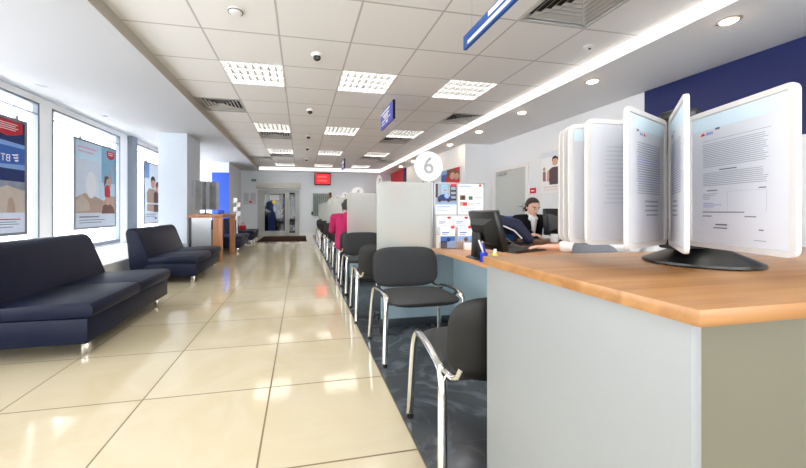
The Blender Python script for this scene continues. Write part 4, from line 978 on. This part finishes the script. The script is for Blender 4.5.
# second desk row: brown desk with a monitor in front of the woman
t = thing('office_desk', 'brown wooden desk in front of the woman in black jacket', 'desk', (2.80, 3.42, 0))
wpart(t, 'desk_top', MB().box(2.53, 3.30, 3.14, 3.66, .64, .668, .003), M_brown)
wpart(t, 'side_panel', MB().box(2.54, 2.56, 3.16, 3.64, 0, .64), M_brown, smooth=False)
wpart(t, 'side_panel', MB().box(3.27, 3.29, 3.16, 3.64, 0, .64), M_brown, smooth=False)
wpart(t, 'back_panel', MB().box(2.56, 3.27, 3.18, 3.20, .2, .64), M_brown, smooth=False)
monitor('black monitor on the brown desk before the woman in black jacket', (2.93, 3.40, .668), math.radians(178), .46, .30, .06, .05)
t = thing('mug', 'white mug on the brown desk under the black monitor', 'mug', (2.66, 3.20, .668))
MB().lathe([(.001, 0), (.036, 0), (.04, .01), (.04, .085), (.036, .085), (.034, .01), (.001, .01)], n=22).build('cup', M_white, t)
MB().tube([(.038, 0, .07), (.062, 0, .06), (.062, 0, .03), (.038, 0, .02)], .006, 8).build('handle', M_white, t)
t = thing('phone', 'black desk phone with coiled cable on the oak desk wing', 'phone', (1.80, 2.72, ZD))
MB().prism([(-.09, 0), (.09, 0), (.09, .055), (-.09, .02)], 'x', -.08, .08, .006).build('body', M_black, t)
MB().tube([(-.05, -.075, .05), (-.05, -.05, .075), (-.05, .05, .085), (-.05, .075, .065)], [.022, .016, .016, .022], 10).build('handset', M_blackgl, t)
MB().tube([(-.05 - .0 + .012 * math.cos(k * .9) - .004 * k * .3, -.08 - .002 * k, .03 + .012 * math.sin(k * .9)) for k in range(50)], .003, 6).build('cord', M_black, t)
# ------------------------------------------------------------------ people
def hand(g, wrist, dirv, up, s=1.0, curl=.35, side=1):
    """palm plus five bent fingers; dirv along the fingers, up = back of the hand"""
    d = Vector(dirv).normalized(); u = Vector(up); u = (u - d * u.dot(d)).normalized(); l = d.cross(u) * side
    w = Vector(wrist); k = s
    for a in (-.025, 0, .022): cone(g, w + l * a * .6 * k, .017 * k, w + d * .075 * k + l * a * 1.2 * k, .014 * k, 8)
    for n, (off, ln) in enumerate(((.034, .062), (.012, .072), (-.010, .068), (-.031, .052))):
        b = w + d * .085 * k + l * off * k; m1 = b + (d * math.cos(curl * .5) - u * math.sin(curl * .5)) * ln * .5 * k; e = m1 + (d * math.cos(curl * 1.6) - u * math.sin(curl * 1.6)) * ln * .5 * k
        cone(g, b, .0095 * k, m1, .0088 * k, 8); cone(g, m1, .0088 * k, e, .0075 * k, 8)
    b = w + d * .025 * k + l * .028 * k; m1 = b + (d * .7 + l * .7 - u * .2) * .035 * k; e = m1 + (d * .95 + l * .2 - u * .2) * .03 * k
    cone(g, b, .013 * k, m1, .011 * k, 8); cone(g, m1, .011 * k, e, .009 * k, 8)
def seated_person(name, label, loc, rz, head_rz, head_tilt, arms, m_top, m_hair, hair, ztop=1.17, seat=.46, blouse=False, grow=1.0, lean=.04, world_arm=None):
    """local frame: faces -y, origin on the floor below the hips; arms = (left elbow, left wrist, right elbow, right wrist)"""
    t = thing(name, label, 'person', loc, rz)
    if world_arm: arms = (arms[0], world_arm(Matrix.Rotation(-rz, 4, 'Z') @ Matrix.Translation(-Vector(loc))))
    H = ztop - seat; sh = seat + H * .66; hd = ztop - .115; w = .155 * grow
    g = MB(); cl = MB()
    hip = Vector((0, .02, seat + .09)); chest = Vector((0, -lean, seat + H * .48)); neck = Vector((0, -lean * 1.6, sh + .03)); headc = Vector((0, -lean * 2.2 - .015, hd))
    # torso
    for s in (-1, 1):
        cone(g, hip + Vector((.07 * s, 0, 0)), .095, chest + Vector((.065 * s, 0, 0)), .088); cone(g, chest + Vector((.065 * s, 0, 0)), .088, Vector((w * .7 * s, -lean * 1.4, sh - .05)), .062)
        cone(g, Vector((w * .7 * s, -lean * 1.4, sh - .05)), .06, Vector((w * 1.08 * s, -lean * 1.3, sh - .035)), .052)
        cone(cl, hip + Vector((.072 * s, 0, -.03)), .11, chest + Vector((.068 * s, 0, 0)), .102); cone(cl, chest + Vector((.068 * s, 0, 0)), .102, Vector((w * .7 * s, -lean * 1.4, sh - .05)), .076)
        cone(cl, Vector((w * .5 * s, -lean * 1.4, sh - .03)), .066, Vector((w * 1.1 * s, -lean * 1.3, sh - .035)), .064)
        # legs
        kn = Vector((.10 * s, -.43, seat + .03)); an = Vector((.11 * s, -.40, .09))
        cone(g, hip + Vector((.08 * s, 0, -.02)), .085, kn, .058); cone(g, kn, .056, an, .036); cone(g, an + Vector((0, .02, -.045)), .034, an + Vector((0, -.13, -.058)), .026)
    cone(g, chest, .09, neck - Vector((0, 0, .05)), .07); cone(g, neck - Vector((0, 0, .06)), .052, headc - Vector((0, 0, .06)), .047)
    cone(cl, chest, .105, neck - Vector((0, 0, .045)), .075)
    # arms
    sl = MB()
    for s, (el, wr, hdv, bare) in zip((1, -1), arms):
        S = Vector((w * 1.12 * s, -lean * 1.3, sh - .04)); el, wr = Vector(el), Vector(wr)
        cone(g, S, .048, el, .036); cone(g, el, .036, wr, .023)
        hand(g, wr, hdv, (0, 0, 1), .92, .4, -s)
        cone(cl, S, .062, el, .052)
        cone(cl, el, .052, el.lerp(wr, bare), .046 if bare > .6 else .05)
    # head (face looks to -y before the head's own turn)
    HM = Matrix.Translation(headc) @ Matrix.Rotation(head_rz, 4, 'Z') @ Matrix.Rotation(head_tilt, 4, 'X')
    g.ball((0, .012, .025), .073, .088, .088, 24, M=HM); g.ball((0, -.018, -.032), .058, .068, .080, 20, M=HM)
    h2 = MB(); cone(h2, (0, -.082, .0), .008, (0, -.100, -.028), .0135, 8); cone(h2, (0, -.100, -.028), .0125, (0, -.086, -.034), .012, 8)
    cone(h2, (-.016, -.078, -.062), .009, (.016, -.078, -.062), .009, 8); cone(h2, (0, -.07, -.095), .018, (0, -.06, -.1), .02, 8)
    for s in (-1, 1): cone(h2, (.076 * s, .01, .012), .012, (.074 * s, .006, -.022), .010, 8)
    for s in (-1, 1): cone(h2, (.012 * s, -.082, .022), .009, (.045 * s, -.068, .024), .010, 8)
    g.add(h2.v, h2.f, HM)
    remesh(g, 'body', M_skin, t, .0075, 2)
    for s in (-1, 1):
        e = MB().mat(M_white).ball((.030 * s, -.077, .004), .013, .009, .008, 12, M=HM).mat(M_hairk).ball((.030 * s, -.084, .003), .008, .005, .007, 10, M=HM).tube([(.014 * s, -.087, .024), (.03 * s, -.086, .029), (.05 * s, -.072, .024)], .004, 6, M=HM)
        e.build('eye', None, t)
    MB().tube([(-.024, -.086, -.060), (0, -.089, -.058), (.024, -.086, -.060)], .004, 8, M=HM).build('lips', mat('lips', rgb(190, 108, 104), .4, var=.05), t)
    hm = MB()
    hm.ball((0, .014, .032), .079, .095, .090, 24, M=HM)
    h3 = MB()
    if hair == 'tied':
        h3.ball((0, .112, .0), .035, .035, .04, 14); cone(h3, (0, .115, -.01), .028, (0, .11, -.13), .014, 10)
        cone(h3, (-.07, .0, .03), .022, (-.066, .06, -.04), .018, 8); cone(h3, (.07, .0, .03), .022, (.066, .06, -.04), .018, 8)
    else:
        for s in (-1, 1): cone(h3, (.07 * s, .02, .03), .03, (.062 * s, .06, -.08), .026, 10)
        cone(h3, (0, .07, .0), .05, (0, .075, -.09), .04, 10)
    hm.add(h3.v, h3.f, HM)
    # keep the face clear: cut the cap in front
    ho = remesh(hm, 'hair', m_hair, t, .009, 2)
    bmx = bmesh.new(); bmx.from_mesh(ho.data); inv = HM.inverted()
    dead = [v for v in bmx.verts if (lambda q: q.y < -.048 + max(0, .062 - q.z) * 1.0 and q.z < .072 and abs(q.x) < .072)(inv @ v.co)]
    bmesh.ops.delete(bmx, geom=dead, context='VERTS'); bmx.to_mesh(ho.data); bmx.free()
    if blouse:
        b = MB(); cone(b, (0, -.095 - lean, seat + H * .38), .022, (0, -.078 - lean * 1.5, sh - .03), .042); cone(b, (-.035, -.06 - lean * 1.5, sh - .02), .03, (.035, -.06 - lean * 1.5, sh - .02), .03)
        cone(b, (0, -.02 - lean * 1.5, sh + .0), .062, (0, -.02 - lean * 1.6, sh + .025), .056)
        remesh(b, 'blouse', M_shirt, t, .008, 2)
    remesh(cl, 'jacket' if blouse else 'top', m_top, t, .010, 3)
    tr = MB()
    for s in (-1, 1):
        kn = Vector((.10 * s, -.43, seat + .03)); an = Vector((.11 * s, -.40, .11))
        cone(tr, hip + Vector((.08 * s, 0, -.025)), .098, kn, .068); cone(tr, kn, .066, an, .052)
    remesh(tr, 'trousers', M_trouser, t, .011, 2)
    sho = MB()
    for s in (-1, 1): cone(sho, (.11 * s, -.37, .04), .038, (.112 * s, -.53, .032), .03)
    remesh(sho, 'shoes', M_black, t, .009, 2)
    return t
# person in pink sits with her back to us, facing +Y
seated_person('person', 'person in a pink top with short black hair, seated with back to us', (.69, 5.20, 0), math.radians(168), math.radians(12), .12,
    (((.24, -.12, .70), (.20, -.32, .66), (-.3, -1, 0), .9), ((-.24, -.12, .70), (-.16, -.34, .66), (.3, -1, 0), .9)), M_pink, M_hairk, 'short', 1.185, .44, False, 1.16, .05)
# woman in black jacket behind the brown desk
seated_person('person', 'woman in black jacket and white blouse, dark hair tied back, looking down', (2.90, 3.98, 0), math.radians(-6), math.radians(4), .33,
    (((.25, -.14, .78), (.13, -.34, .72), (-.5, -1, -.1), .88), ((-.25, -.14, .78), (-.14, -.34, .72), (.5, -1, -.1), .88)), M_suit, M_hairb, 'tied', 1.165, .46, True, 1.05, .05)
# person behind the document pockets, one white sleeve reaching to the keyboard
seated_person('person', 'person in a white shirt behind the document pockets, one hand on the keyboard', (2.50, 2.02, 0), math.radians(227), 0, .25,
    (((.26, -.16, .74), (.14, -.38, .72), (-.3, -1, -.1), .55), ((-.235, -.20, .745), (-.10, -.42, .722), (.25, -1, -.12), .38)), M_shirt, M_hairb, 'tied', 1.16, .46, False, 1.05, .06,
    lambda W: (W @ px(580, 246.5, z=.722), W @ px(546, 246.8, z=.712), W.to_3x3() @ (px(520, 247, z=.705) - px(546, 246.8, z=.712)), .45))
# ------------------------------------------------------------------ world, lights, camera
w = bpy.data.worlds.new('sky'); bpy.context.scene.world = w; w.use_nodes = True
bg = w.node_tree.nodes['Background']; bg.inputs[0].default_value = (.97, .985, 1.0, 1); bg.inputs[1].default_value = 5.0
cam = bpy.data.cameras.new('camera'); co = bpy.data.objects.new('camera', cam); C.objects.link(co)
co.location = (0, 0, 1.0); co.rotation_euler = (PI / 2, 0, -TH)
cam.sensor_fit = 'HORIZONTAL'; cam.sensor_width = 36; cam.lens = 36 * F_PX / 806
cam.shift_x = (403 - CX) / 806; cam.shift_y = -(234 - CY) / 806; cam.clip_start = .02
bpy.context.scene.camera = co
sc = bpy.context.scene
sc.view_settings.view_transform = 'Standard'; sc.view_settings.look = 'None'; sc.view_settings.gamma = 1; sc.view_settings.use_curve_mapping = False
sc.view_settings.exposure = 0.68
sc.cycles.max_bounces = 12; sc.cycles.diffuse_bounces = 6; sc.cycles.transparent_max_bounces = 24; sc.cycles.transmission_bounces = 12
sc.cycles.use_denoising = True
